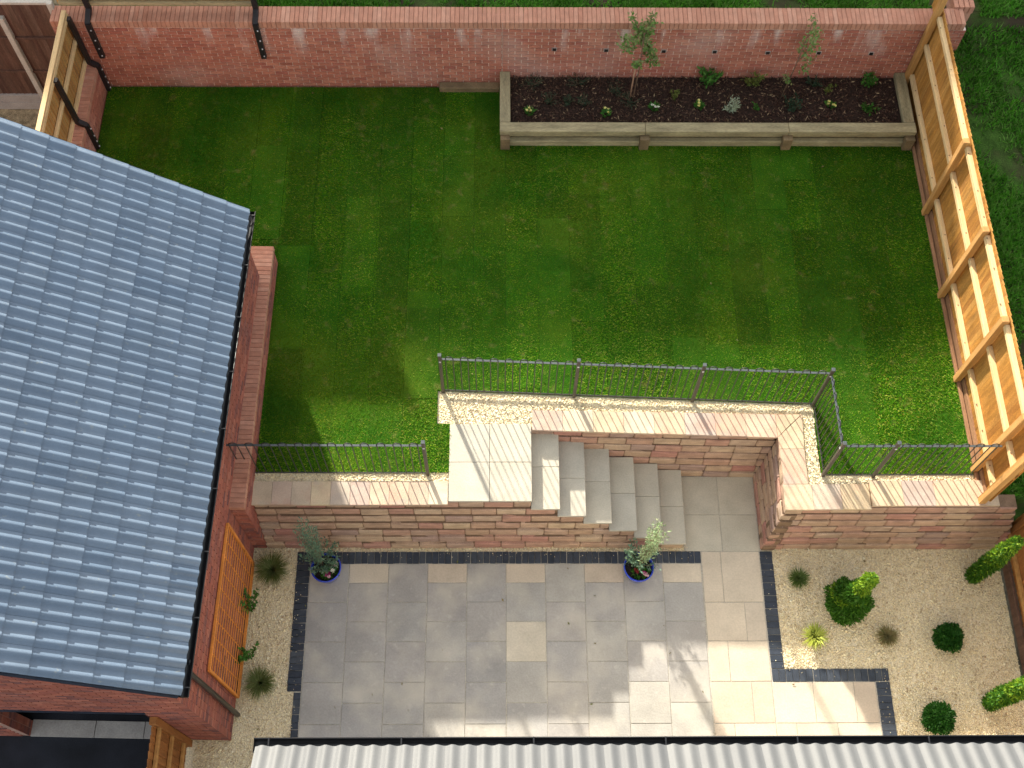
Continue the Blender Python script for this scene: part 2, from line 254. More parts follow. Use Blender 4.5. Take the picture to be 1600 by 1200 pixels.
# ---------------------------------------------------------------- mesh helpers
class MB:
    def __init__(s): s.v = []; s.f = []; s.sm = []
    def add(s, vs, fs, smooth=False):
        b = len(s.v); s.v += [tuple(p) for p in vs]; s.f += [tuple(i + b for i in f) for f in fs]; s.sm += [smooth]*len(fs); return s
    def box(s, c, d, Rm=None, taper=None):
        x, y, z = d[0]/2, d[1]/2, d[2]/2
        vs = [Vector((sx*x, sy*y, sz*z)) for sz in (-1, 1) for sy in (-1, 1) for sx in (-1, 1)]
        if Rm is not None: vs = [Rm @ p for p in vs]
        c = Vector(c)
        return s.add([p + c for p in vs], [(0, 2, 3, 1), (4, 5, 7, 6), (0, 1, 5, 4), (2, 6, 7, 3), (0, 4, 6, 2), (1, 3, 7, 5)])
    def bb(s, a, b):                         # box from two corners
        return s.box([(a[i]+b[i])/2 for i in range(3)], [abs(b[i]-a[i]) for i in range(3)])
    def cbox(s, c, d, k=0.004, Rm=None):     # chamfered box, 44 triangles
        h = [q/2 for q in d]; vs = []; idx = {}
        for sx in (-1, 1):
            for sy in (-1, 1):
                for sz in (-1, 1):
                    sg = (sx, sy, sz)
                    for ax in range(3):
                        p = Vector([sg[i]*(h[i] - (0 if i == ax else k)) for i in range(3)])
                        idx[(sg, ax)] = len(vs); vs.append((Rm @ p if Rm is not None else p) + Vector(c))
        fs = []
        for ax in range(3):
            o = [i for i in range(3) if i != ax]
            for sa in (-1, 1):
                q = []
                for (u, v_) in ((-1, -1), (1, -1), (1, 1), (-1, 1)):
                    sg = [0, 0, 0]; sg[ax] = sa; sg[o[0]] = u; sg[o[1]] = v_; q.append(idx[(tuple(sg), ax)])
                flip = (sa < 0) != (ax == 1)
                fs.append(tuple(q[::-1] if flip else q))
        def out(f):
            cc = sum((vs[i] for i in f), Vector())/len(f) - Vector(c)
            nn = (vs[f[1]]-vs[f[0]]).cross(vs[f[2]]-vs[f[0]])
            return f if nn.dot(cc) > 0 else f[::-1]
        for ax in range(3):
            o = [i for i in range(3) if i != ax]
            for u in (-1, 1):
                for v_ in (-1, 1):
                    sg0 = [0]*3; sg0[o[0]] = u; sg0[o[1]] = v_; sg1 = list(sg0); sg0[ax] = -1; sg1[ax] = 1
                    fs.append((idx[(tuple(sg0), o[0])], idx[(tuple(sg1), o[0])], idx[(tuple(sg1), o[1])], idx[(tuple(sg0), o[1])]))
        for sx in (-1, 1):
            for sy in (-1, 1):
                for sz in (-1, 1):
                    fs.append(tuple(idx[((sx, sy, sz), a)] for a in range(3)))
        return s.add(vs, [out(f) for f in fs])
    def tube(s, pts, r, n=6, cap=True, smooth=True):
        pts = [Vector(p) for p in pts]; rs = r if isinstance(r, (list, tuple)) else [r]*len(pts)
        vs = []; ref = Vector((0, 0, 1))
        t0 = (pts[1]-pts[0]).normalized()
        if abs(t0.z) > 0.95: ref = Vector((0, 1, 0))
        for i, p in enumerate(pts):
            a = pts[max(0, i-1)]; b = pts[min(len(pts)-1, i+1)]; t = (b-a).normalized()
            u = t.cross(ref)
            if u.length < 1e-4: u = t.orthogonal()
            u.normalize(); v_ = t.cross(u)
            for k in range(n):
                an = 2*math.pi*k/n; vs.append(p + (u*math.cos(an) + v_*math.sin(an))*rs[i])
        fs = []
        for i in range(len(pts)-1):
            for k in range(n):
                a = i*n+k; b = i*n+(k+1) % n; fs.append((a, b, b+n, a+n))
        if cap:
            fs.append(tuple(range(n))[::-1]); fs.append(tuple(range((len(pts)-1)*n, len(pts)*n)))
        return s.add(vs, fs, smooth)
    def lathe(s, prof, n=24, smooth=True):
        vs = []; fs = []
        for r, z in prof:
            for k in range(n):
                an = 2*math.pi*k/n; vs.append((r*math.cos(an), r*math.sin(an), z))
        for i in range(len(prof)-1):
            for k in range(n):
                a = i*n+k; b = i*n+(k+1) % n; fs.append((a, b, b+n, a+n))
        return s.add(vs, fs, smooth)
    def mesh(s, name, mat):
        me = bpy.data.meshes.new(name); me.from_pydata(s.v, [], s.f); me.materials.append(mat)
        if any(s.sm): me.polygons.foreach_set('use_smooth', s.sm)
        me.update(); return me

def link(name, me, parent=None, loc=(0, 0, 0), rot=None):
    o = bpy.data.objects.new(name, me); COL.objects.link(o)
    if parent is not None: o.parent = parent
    o.location = loc
    if rot is not None: o.rotation_euler = rot
    return o
def thing(name, label, cat, loc=(0, 0, 0), rz=0.0, group=None, kind=None):
    o = bpy.data.objects.new(name, None); COL.objects.link(o); o.empty_display_size = 0.2
    o.location = loc; o.rotation_euler = (0, 0, rz); tag(o, label, cat, group, kind); return o
def tag(o, label=None, cat=None, group=None, kind=None):
    if label: o['label'] = label
    if cat: o['category'] = cat
    if group: o['group'] = group
    if kind: o['kind'] = kind
    return o
def rel(parent, p):          # world point -> local of an unrotated parent
    return tuple(p[i] - parent.location[i] for i in range(3))
_cache = {}
def piece(name, dims, mat, parent, wloc, rot=None, k=None, local=False):
    """box-shaped piece sharing its mesh with equal ones"""
    key = (name, tuple(round(d, 3) for d in dims), mat.name, k)
    if key not in _cache:
        b = MB()
        if k: b.cbox((0, 0, 0), dims, k)
        else: b.box((0, 0, 0), dims)
        _cache[key] = b.mesh(name, mat)
    return link(name, _cache[key], parent, wloc if local else rel(parent, wloc), rot)
def np_mesh(name, V, F, mat, smooth=False):
    V = np.ascontiguousarray(V, dtype=np.float32); F = np.ascontiguousarray(F, dtype=np.int32)
    me = bpy.data.meshes.new(name); k = F.shape[1]
    me.vertices.add(len(V)); me.vertices.foreach_set('co', V.ravel())
    me.loops.add(F.size); me.loops.foreach_set('vertex_index', F.ravel())
    me.polygons.add(len(F)); me.polygons.foreach_set('loop_start', np.arange(0, F.size, k, dtype=np.int32))
    me.polygons.foreach_set('loop_total', np.full(len(F), k, dtype=np.int32))
    if smooth: me.polygons.foreach_set('use_smooth', np.ones(len(F), dtype=bool))
    me.materials.append(mat); me.update(calc_edges=True); return me
def jit(a): return (random.random()-0.5)*2*a

def in_rects(rects, density):
    pts = []
    for (x0, y0, x1, y1) in rects:
        n = int((x1-x0)*(y1-y0)*density)
        pts.append(np.stack([rng.uniform(x0, x1, n), rng.uniform(y0, y1, n)], 1))
    return np.concatenate(pts)
def blades_mesh(name, P, h, wd, lean, mat, heading=None):
    """P: Nx3 roots; one triangle per blade; heading: per-blade direction the blade bends towards"""
    n = len(P); hh = h*rng.uniform(0.6, 1.2, n); ww = wd*rng.uniform(0.7, 1.3, n)
    b = rng.uniform(0, 2*math.pi, n) if heading is None else heading + rng.normal(0, 0.75, n)
    a = b + math.pi/2 + rng.normal(0, 0.5, n)
    side = np.stack([np.cos(a), np.sin(a), np.zeros(n)], 1)*ww[:, None]
    l = lean*rng.uniform(0.3, 1.3, n)*hh
    tip = np.stack([np.cos(b)*l, np.sin(b)*l, hh], 1)
    V = np.empty((n, 3, 3)); V[:, 0] = P - side; V[:, 1] = P + side; V[:, 2] = P + tip
    return np_mesh(name, V.reshape(-1, 3), np.arange(3*n).reshape(-1, 3), mat)
def pebbles_mesh(name, P, s0, s1, mat):
    n = len(P); o = np.array([[1, 0, 0], [-1, 0, 0], [0, 1, 0], [0, -1, 0], [0, 0, 1], [0, 0, -1.0]])
    F0 = np.array([[0, 2, 4], [2, 1, 4], [1, 3, 4], [3, 0, 4], [2, 0, 5], [1, 2, 5], [3, 1, 5], [0, 3, 5]])
    q = rng.normal(size=(n, 4)); q /= np.linalg.norm(q, axis=1)[:, None]
    w_, x, y, z = q.T
    Rm = np.stack([np.stack([1-2*(y*y+z*z), 2*(x*y-z*w_), 2*(x*z+y*w_)], 1), np.stack([2*(x*y+z*w_), 1-2*(x*x+z*z), 2*(y*z-x*w_)], 1),
                   np.stack([2*(x*z-y*w_), 2*(y*z+x*w_), 1-2*(x*x+y*y)], 1)], 1)
    sc = rng.uniform(s0, s1, (n, 1, 1))*rng.uniform(0.55, 1.0, (n, 6, 1))
    V = np.einsum('nij,kj->nki', Rm, o)*sc; V[:, :, 2] *= 0.55
    V += P[:, None, :]
    F = (F0[None] + (np.arange(n)*6)[:, None, None]).reshape(-1, 3)
    return np_mesh(name, V.reshape(-1, 3), F, mat)
def leaf_mesh(name, P, N, ln, wd, mat, fold=0.25):
    """P positions, N directions the leaf points along; diamond leaves of two triangles"""
    n = len(P); N = N/np.maximum(np.linalg.norm(N, axis=1), 1e-6)[:, None]
    r = rng.normal(size=(n, 3)); S = np.cross(N, r); S /= np.maximum(np.linalg.norm(S, axis=1), 1e-6)[:, None]
    U = np.cross(S, N)
    l = (ln*rng.uniform(0.65, 1.25, n))[:, None]; w_ = (wd*rng.uniform(0.7, 1.2, n))[:, None]
    V = np.empty((n, 4, 3)); V[:, 0] = P; V[:, 1] = P + N*l*0.5 + S*w_ + U*w_*fold; V[:, 2] = P + N*l; V[:, 3] = P + N*l*0.5 - S*w_ + U*w_*fold
    b = (np.arange(n)*4)[:, None]
    F = np.concatenate([b + [0, 1, 2], b + [0, 2, 3]])
    return np_mesh(name, V.reshape(-1, 3), F, mat)

# ================================================================= SETTING
ZT = 1.40          # level of lawn and wall tops
def struct(name, me, loc=(0, 0, 0)):
    o = link(name, me, None, loc); o['kind'] = 'structure'; return o
b = MB(); b.bb((-120, -120, -0.6), (120, 120, -0.08)); ground = struct('ground', b.mesh('ground', m_earth))

# --- raised terrace under the lawn
b = MB()
b.bb((-0.74, 0.80, -0.3), (3.40, 8.30, 1.34)); b.bb((3.40, 1.98, -0.3), (7.30, 8.30, 1.34)); b.bb((7.30, 0.80, -0.3), (10.60, 8.30, 1.34))
b.bb((-4.05, 4.25, -0.3), (-0.74, 8.30, 1.34))
terrace = struct('lawn_terrace', b.mesh('terrace', m_soil))
# --- turf laid in strips
def fence_y(x): return 2.34 - (x-2.0)/5.77*0.24          # front edge of the lawn behind the steps
turf = []                                                 # (x0, x1, y0 at x0, y0 at x1, y1)
def strip(x0, x1, ya, yb, ytop=8.26):
    turf.append((x0, x1, ya, yb, ytop))
xs = np.linspace(-3.93, -0.68, 7)
for a, c in zip(xs[:-1], xs[1:]): strip(a, c, 4.25, 4.25)
xs = np.linspace(-0.68, 2.0, 6)
for a, c in zip(xs[:-1], xs[1:]): strip(a, c, 0.99, 0.99)
strip(2.0, 2.2, 0.99, 0.99, 1.78)
xs = np.linspace(2.0, 7.77, 12)
for a, c in zip(xs[:-1], xs[1:]): strip(a, c, fence_y(a), fence_y(c))
xs = np.linspace(7.77, 10.12, 6)
for a, c in zip(xs[:-1], xs[1:]): strip(a, c, 0.96, 0.96)
lawn = thing('lawn', None, None, (3.0, 4.0, ZT), kind='structure')
grass_rects = []
tk = 0
for (x0, x1, ya, yb, yt) in turf:
    y = max(ya, yb); first = True
    cuts = []
    yy = y - random.random()*1.5 + 0.4
    while yy < yt:
        if yy > y + 0.15 and yy < yt-0.15: cuts.append(yy)
        yy += 1.9
    ends = [None] + cuts + [yt]
    for i in range(len(ends)-1):
        g = 0.0022
        A = (ya, yb) if i == 0 else (ends[i]+g, ends[i]+g)
        B = ends[i+1] - (0 if i == len(ends)-2 else g)
        zt = ZT - 0.005 + jit(0.006)
        px0, px1 = x0+g, x1-g
        vs = [(px0, A[0], 1.30), (px1, A[1], 1.30), (px1, B, 1.30), (px0, B, 1.30), (px0, A[0], zt), (px1, A[1], zt), (px1, B, zt), (px0, B, zt)]
        c = Vector(((px0+px1)/2, (A[0]+B)/2, zt))
        bb_ = MB().add([Vector(p)-c for p in vs], [(0, 3, 2, 1), (4, 5, 6, 7), (0, 1, 5, 4), (1, 2, 6, 5), (2, 3, 7, 6), (3, 0, 4, 7)])
        link('turf', bb_.mesh('turf', m_turf), lawn, rel(lawn, c))
        grass_rects.append((px0+0.004, max(A)+0.004, px1-0.004, B-0.004))
P2 = in_rects(grass_rects, 5200)
P2 = P2[~((P2[:, 0] > 2.9) & (P2[:, 1] > 7.02))]
P3 = np.concatenate([P2, np.full((len(P2), 1), ZT-0.012)], 1)
hd = -math.pi/2 + 0.55*np.sin(np.floor((P3[:, 0]-2.0)/0.5245)*12.9898)        # each strip was unrolled its own way
g = link('grass', blades_mesh('grass', P3, 0.026, 0.0070, 1.6, m_grass, hd)); tag(g, 'short green grass growing on the laid turf strips', 'grass', kind='stuff')

# --- rough ground beyond the walls and fences
b = MB(); b.bb((-4.42, 8.66, -0.3), (10.76, 60, 2.72)); b.bb((10.76, 8.80, -0.3), (40, 60, 2.7205)); struct('upper_ground', b.mesh('upper_ground', m_rough))
b = MB()
prof = [(0.6, 1.25), (4.0, 1.6), (7.4, 1.95), (8.3, 2.3), (8.75, 2.715), (9.2, 2.715)]
vs = []
for y, z in prof: vs += [(10.25, y, z), (40, y, z), (10.25, y, -0.3), (40, y, -0.3)]
for i in range(len(prof)-1):
    a = 4*i; b.add(vs[a:a+8], [(0, 1, 5, 4), (0, 4, 6, 2), (1, 3, 7, 5)])
b.add(vs[:4], [(0, 2, 3, 1)])
struct('side_ground', b.mesh('side_ground', m_rough))
Pa = in_rects([(-1.5, 8.7, 10.2, 9.9)], 900); Pa = np.concatenate([Pa, np.full((len(Pa), 1), 2.70)], 1)
Pb = in_rects([(10.35, 0.7, 14.0, 8.6)], 900); zb = np.interp(Pb[:, 1], [q[0] for q in prof], [q[1] for q in prof]) - 0.02
Pb = np.concatenate([Pb, zb[:, None]], 1)
Pc = in_rects([(11.1, 8.7, 14.5, 9.9)], 900); Pc = np.concatenate([Pc, np.full((len(Pc), 1), 2.70)], 1)
PP = np.concatenate([Pa, Pb, Pc])
cl = np.sin(PP[:, 0]*1.7+1.1)*np.cos(PP[:, 1]*1.3+PP[:, 0]*0.6) + 0.6*np.sin(PP[:, 0]*4.1+PP[:, 1]*3.3)
PP = PP[(cl + rng.normal(0, 0.45, len(PP))) > -0.35]
PP = np.repeat(PP, 4, axis=0); PP[:, :2] += rng.normal(0, 0.025, (len(PP), 2))
g = link('rough_grass', blades_mesh('rough_grass', PP, 0.10, 0.016, 0.9, m_rough_blade)); tag(g, 'rough weedy grass growing behind the back wall and beyond the timber fence', 'grass', kind='stuff')
b = MB(); b.bb((-14, 2.0, -0.3), (-4.42, 16, 0.36)); struct('neighbour_yard', b.mesh('neighbour_yard', m_yard))
b = MB(); b.bb((-14, -14, -0.3), (-1.62, -2.45, -0.01)); struct('driveway', b.mesh('driveway', m_asphalt))

# --- gravel beds
b = MB()
b.bb((7.05, -4.4, -0.2), (10.80, 0.45, -0.022))
gb = struct('gravel_bed', b.mesh('gravel_bed', m_gravel_base))
b = MB(); b.bb((-1.62, -4.4, -0.2), (-0.10, 0.45, -0.022)); b.bb((-0.10, 0.15, -0.2), (6.10, 0.45, -0.023)); struct('gravel_border', b.mesh('gravel_border', m_gravel_base))
b = MB(); b.bb((-0.72, 0.70, 1.2), (2.22, 0.99, 1.365)); b.bb((2.0, 1.70, 1.2), (3.46, 2.335, 1.366)); b.bb((3.46, 1.80, 1.2), (7.80, 2.34, 1.364)); b.bb((7.40, 0.70, 1.2), (10.14, 0.97, 1.367)); b.bb((7.40, 0.97, 1.2), (7.76, 1.80, 1.363))
struct('gravel_margin', b.mesh('gravel_margin', m_gravel_base))
def gravel(rects, z, name, label, dens=3600, keep=None):
    P = in_rects(rects, dens)
    if keep is not None: P = P[keep(P)]
    P = np.concatenate([P, rng.uniform(z-0.016, z+0.004, (len(P), 1))], 1)
    s0 = np.where(rng.uniform(size=(len(P), 1, 1)) < 0.06, 1.7, 1.0)
    o = link(name, pebbles_mesh(name, P, 0.009*s0, 0.021*s0, m_pebble)); tag(o, label, 'gravel', kind='stuff')
gravel([(7.24, -1.64, 10.80, 0.30), (8.81, -4.2, 10.80, -1.64)], -0.012, 'gravel', 'golden gravel covering the planting bed in front of the right stone wall')
gravel([(-0.93, -1.98, -0.225, 0.26), (-1.55, -2.66, -0.12, -1.98), (-1.5, -4.2, -0.225, -2.66), (-0.225, 0.20, 6.0, 0.275)], -0.012, 'gravel', 'golden gravel beside the garage and along the foot of the stone wall')
gravel([(-0.72, 0.84, 2.19, 0.985), (2.02, 1.775, 3.45, 2.32), (3.45, 1.95, 7.74, 2.32), (7.55, 0.78, 7.755, 2.0), (7.75, 0.78, 10.12, 0.955)], 1.374, 'gravel', 'pale gravel margin between the lawn and the stone coping', 4200,
       lambda P: ~((P[:, 0] > 2.2) & (P[:, 0] < 7.6) & (P[:, 1] > fence_y(P[:, 0])-0.02)))

Pk = np.concatenate([np.stack([rng.uniform(7.08, 7.26, 22), rng.uniform(-1.7, 0.2, 22)], 1), np.stack([rng.uniform(7.3, 8.8, 14), -1.64-np.abs(rng.normal(0, 0.10, 14))], 1),
                     np.stack([-0.24+np.abs(rng.normal(0, 0.12, 60)), rng.uniform(-2.6, 0.1, 60)], 1), np.stack([rng.uniform(0, 6.0, 70), 0.20-np.abs(rng.normal(0, 0.07, 70))], 1),
                     np.stack([8.82-np.abs(rng.normal(0, 0.10, 30)), rng.uniform(-3.0, -1.7, 30)], 1)])
Pk = np.concatenate([Pk, np.full((len(Pk), 1), 0.006)], 1)
o = link('gravel', pebbles_mesh('spilled_gravel', Pk, 0.006, 0.014, m_pebble)); tag(o, 'stray gravel stones kicked onto the dark edging and paving', 'gravel', kind='stuff')
# --- patio
patio = thing('patio', None, None, (3, -1, 0), kind='structure')
b = MB(); b.bb((-0.11, -4.2, -0.3), (7.22, 0.195, -0.008)); b.bb((5.86, 0.19, -0.3), (7.06, 1.46, -0.0085)); b.bb((7.0, -4.2, -0.3), (8.80, -1.66, -0.009))
link('joint_bed', b.mesh('joint_bed', m_joint), patio, rel(patio, (0, 0, 0)))
MD = 0.61
def slab(x0, y0, x1, y1, m, z=0.0):
    gp = 0.010
    piece('paving_slab', (x1-x0-gp, y1-y0-gp, 0.04), m, patio, ((x0+x1)/2+jit(0.0015), (y0+y1)/2+jit(0.0015), z-0.02+jit(0.0015)), (jit(0.0015), jit(0.0015), jit(0.003)), k=0.004)
cream = {(5, 1)}
for c in range(10):
    y = 0.0; k = 0
    while y > -4.1:
        h = MD
        if c % 2 == 1 and k == 0: h = MD/2
        m = m_slab_grey
        if c % 2 == 1 and k == 0: m = m_slab_buff
        if (c, k) == (5, 2): m = m_mid
        slab(c*MD, y-h, (c+1)*MD, y, m); y -= h; k += 1
# buff path from the alcove, and the strip to the right
xa, xb = 6.115, 7.03
y = 0.19; k = 0
for y in (0.19, -0.01, -0.62, -1.22, -1.83, -2.44, -3.05, -3.66):
    pass
rows = [(0.19, -0.62), (-0.62, -1.22), (-1.22, -1.83), (-1.83, -2.44), (-2.44, -3.05), (-3.05, -3.66), (-3.66, -4.2)]
for k, (yt, yb) in enumerate(rows):
    xm = xa + (0.305 if k % 2 == 0 else 0.61)
    slab(xa, yb, xm, yt, m_slab_buff); slab(xm, yb, xb, yt, m_slab_buff)
for k, (yt, yb) in enumerate([(-1.84, -2.44), (-2.44, -3.05), (-3.05, -3.66), (-3.66, -4.2)]):
    xs = [7.03, 7.64, 8.25, 8.58] if k % 2 == 0 else [7.03, 7.335, 7.945, 8.58]
    for a, c in zip(xs[:-1], xs[1:]): slab(a, yb, c, yt, m_slab_buff)
for (x0, x1) in ((5.88, 6.46), (6.46, 7.05)):
    for (y0, y1) in ((0.19, 0.80), (0.80, 1.45)): slab(x0, y0, x1, y1, m_tread)
def edging(x0, y0, x1, y1, along):
    L = (x1-x0) if along == 'x' else (y1-y0); n = max(1, round(L/0.101))
    for i in range(n):
        t = (i+0.5)/n*L
        if along == 'x': c = (x0+t, (y0+y1)/2); d = (L/n-0.006, y1-y0-0.004, 0.06)
        else: c = ((x0+x1)/2, y0+t); d = (x1-x0-0.004, L/n-0.006, 0.06)
        piece('edging_block', d, m_edge, patio, (c[0]+jit(0.003), c[1]+jit(0.003), -0.026+jit(0.003)), (jit(0.01), jit(0.01), jit(0.012)), k=0.005)
edging(-0.215, 0.003, 6.11, 0.195, 'x')
edging(-0.215, -1.96, -0.005, 0.0, 'y'); edging(-0.115, -2.62, -0.005, -1.97, 'y'); edging(-0.215, -4.1, -0.005, -2.62, 'y')
edging(7.04, -1.64, 7.235, 0.195, 'y'); edging(7.04, -1.835, 8.80, -1.645, 'x'); edging(8.59, -4.1, 8.80, -1.84, 'y')

# ================================================================= STONE RETAINING WALLS
def stone_wall(label, P0, P1, nrm, batter, xend, base=(0, 0, 0), L0=0.42, start=None, depth=0.16):
    """courses from P0 to P1 (2d), outward normal nrm, set back by batter each course"""
    t = thing('stone_retaining_wall', label, 'wall', base)
    P0 = Vector((*P0, 0)); P1 = Vector((*P1, 0)); d = (P1-P0).normalized(); L = (P1-P0).length; n = Vector((*nrm, 0))
    ang = math.atan2(d.y, d.x); core = MB()
    for k in range(7):
        h = 0.2
        s0 = start(k) if start else 0.0
        s1 = xend(k) if xend else L
        q = P0 - n*(batter*k)
        s = s0 - random.random()*L0*0.6
        while s < s1:
            l = L0*random.choice((0.9, 1.0, 1.0, 1.05))
            a, c = max(s, s0), min(s + l, s1)
            if c - a > 0.06:
                mid = q + d*((a+c)/2) - n*(depth/2 - jit(0.008)); 
                ln = round(c-a-0.009, 3)
                piece('stone', (ln, depth, h-0.010), m_stone, t, (mid.x, mid.y, 0.2*k - 0.044 + h/2), (jit(0.02), jit(0.006), ang+jit(0.01)), k=0.011)
            s += l
        cm = q + d*((s0+s1)/2) - n*(0.012 + 0.11)
        core.box((cm.x-base[0], cm.y-base[1], 0.2*k - 0.05 + h/2 - base[2] + 0.0005*k), (s1-s0-0.01, 0.20, h), Matrix.Rotation(ang, 3, 'Z'))
    link('wall_core', core.mesh('wall_core', m_stone_core), t)
    return t
def coping(t, quad_pts, z=ZT, th=0.042):
    """coping stone from a plan quad"""
    c = Vector((sum(p[0] for p in quad_pts)/4, sum(p[1] for p in quad_pts)/4, z))
    vs = [Vector((p[0], p[1], z-th)) - c for p in quad_pts] + [Vector((p[0], p[1], z)) - c for p in quad_pts]
    bb_ = MB().add(vs, [(0, 3, 2, 1), (4, 5, 6, 7), (0, 1, 5, 4), (1, 2, 6, 5), (2, 3, 7, 6), (3, 0, 4, 7)])
    return link('coping_stone', bb_.mesh('coping_stone', m_cope), t, rel(t, c + Vector((0, 0, jit(0.0015)))))
def coping_run(t, x0, x1, yf0, yf1, yb0, yb1, w_=0.3, z=ZT):
    n = max(1, round((x1-x0)/w_))
    for i in range(n):
        a, c = i/n, (i+1)/n; g = 0.002
        X0, X1 = x0+(x1-x0)*a+g, x0+(x1-x0)*c-g
        f = lambda u, v_, s: u+(v_-u)*s
        e = jit(0.004)
        coping(t, [(X0, f(yf0, yf1, a)+e), (X1, f(yf0, yf1, c)+e), (X1, f(yb0, yb1, c)), (X0, f(yb0, yb1, a))], z)

# front wall left of and under the steps
FB = 0.042
wl = stone_wall('long buff and red stone retaining wall left of and beneath the steps', (-0.70, 0.262), (5.9, 0.262), (0, -1), FB,
                lambda k: (3.44 + 0.402*(6-k) - 0.02) + 0.70, (2.6, 0.3, 0))
coping_run(wl, -0.70, 2.185, 0.475, 0.475, 0.84, 0.84)
# alcove back wall
wb = stone_wall('stone retaining wall behind the steps under the long railing', (3.40, 1.52), (7.22, 1.437), (0.0217, -0.9998), 0.027, lambda k: 3.69+0.022*k, (5.3, 1.6, 0))
coping_run(wb, 3.445, 7.168, 1.67, 1.545, 2.0, 1.925, 0.45)
coping(wb, [(7.171, 1.547), (7.36, 1.735), (7.572, 1.925), (7.171, 1.925)])
# alcove return wall, facing the steps
wr = stone_wall('short stone return wall closing the right side of the stair alcove', (7.055, 1.46), (7.055, 0.21), (-1, 0), 0.022, lambda k: 1.25 - 0.032*k, (7.15, 0.8, 0), L0=0.36, start=lambda k: -0.02*k)
coping(wr, [(7.174, 1.545), (7.58, 1.92), (7.55, 1.36), (7.18, 1.36)])
coping(wr, [(7.18, 1.355), (7.55, 1.355), (7.545, 0.79), (7.185, 0.79)])
# right front wall
wf = stone_wall('stone retaining wall between the stair alcove and the timber fence', (7.055, 0.232), (10.9, 0.232), (0, -1), 0.03, lambda k: 3.57+0.05*(6-k), (8.9, 0.3, 0), start=lambda k: 0.022*k + 0.0)
coping_run(wf, 7.165, 8.44, 0.39, 0.39, 0.785, 0.785, 0.42)
coping_run(wf, 8.445, 10.32, 0.425, 0.425, 0.82, 0.82, 0.47, ZT+0.06)
b = MB(); b.bb((8.45, 0.44, 1.355), (10.3, 0.81, ZT+0.017)); link('coping_bed', b.mesh('coping_bed', m_stone), wf, rel(wf, (0, 0, 0)))

# ================================================================= STEPS
st = thing('garden_steps', 'flight of six pale sandstone steps rising left to a square landing', 'steps', (4.5, 1.1, 0))
fy = [0.512, 0.47, 0.43, 0.387, 0.335, 0.288, 0.25]; by = [1.76, 1.70, 1.65, 1.61, 1.55, 1.52, 1.49]
core = MB()
for i in range(1, 7):
    z = 0.2*(7-i); x0 = 3.43+0.402*(i-1); x1 = x0+0.412
    ym = fy[i]+ (by[i]-fy[i])*(0.55 if i % 2 else 0.5)
    for (ya, yb) in ((fy[i], ym-0.002), (ym+0.002, by[i])):
        piece('tread', (round(x1-x0+0.02, 3), round(yb-ya, 3), 0.042), m_tread, st, ((x0+x1)/2+0.0, (ya+yb)/2, z-0.021), (0, 0, jit(0.002)), k=0.005)
    core.bb((x0-0.01, 0.34+FB*(6-i), 0), (x1-0.012, by[i]-0.02, z-0.043))
core.bb((2.25, 0.62, 0), (3.425, 1.72, ZT-0.044))
link('step_core', core.mesh('step_core', m_stone), st, rel(st, (0, 0, 0)))
for (x0, x1) in ((2.195, 2.80), (2.805, 3.43)):
    for (y0, y1) in ((0.522, 1.14), (1.145, 1.765)):
        piece('landing_slab', (round(x1-x0, 3), round(y1-y0, 3), 0.042), m_tread, st, ((x0+x1)/2, (y0+y1)/2, ZT-0.019+jit(0.001)), None, k=0.005)

# ================================================================= BRICKWORK
def brick_face(parent, origin, ux, width, z0, z1, mat, nobj=0, inside=None, topz=None, proud=0.0130, pick=None, bl=0.212, name='brick', local=True):
    """stretcher-bond bricks on a face; origin 2d, ux unit dir along the face, normal to its right-hand side (outwards = -perp)"""
    ux = Vector((*ux, 0)); nv = Vector((ux.y, -ux.x, 0)); O = Vector((*origin, 0)); ang = math.atan2(ux.y, ux.x)
    lst = []
    nrow = int((z1-z0)/0.075)
    for r in range(nrow):
        zc = z0 + (r+0.5)*0.075
        s = -0.1125 if r % 2 else 0.0
        while s < width:
            a, c = max(0, s), min(width, s+bl)
            if c-a > 0.05 and (inside is None or inside((a+c)/2, zc, a, c)): lst.append(((a+c)/2, zc, c-a))
            s += bl+0.013
    lst.sort(key=pick if pick else (lambda q: -q[1]))
    rest = MB(); cnt = 0
    for i, (s, zc, l) in enumerate(lst):
        p = O + ux*s + nv*(proud - 0.012 - 0.03 + jit(0.0006)); p.z = zc
        if i < nobj:
            piece(name, (l if l < 0.211 else 0.212, 0.06, 0.0585), mat, parent, tuple(p), (0, 0, ang+jit(0.004)), local=True)
        else:
            rest.box(p, (l, 0.06, 0.0585), Matrix.Rotation(ang, 3, 'Z'))
    if rest.v:
        o = link(name, rest.mesh(name, mat), parent); o['kind'] = 'stuff'
# ---- back wall
bw = thing('brick_wall', 'long red brick garden wall across the back of the lawn', 'wall', (3.0, 8.3, 1.3))
X0, X1 = -4.43, 10.72
b = MB(); b.bb((X0-3.0, 0.012, -1.0), (X1-3.0, 0.34, 1.50)); link('wall_core', b.mesh('wall_core', m_mortar), bw)
brick_face(bw, (X0-3.0, 0.0), (1, 0), X1-X0, 0.0, 1.50, m_brick_back, 290, pick=lambda q: -q[1], inside=lambda s, z, a, c: not (abs(s+X0-3.0) < 0.0), proud=0.0130)
nb = int((X1-X0)/0.0755)
for i in range(nb):
    x = X0 - 3.0 + (i+0.5)*0.0755
    dk = 0.0
    piece('coping_brick', (0.0715, 0.345, 0.15), m_cope_brick, bw, (x, 0.165, 1.585+jit(0.002)), (jit(0.006), 0, jit(0.006)), k=0.006, local=True)
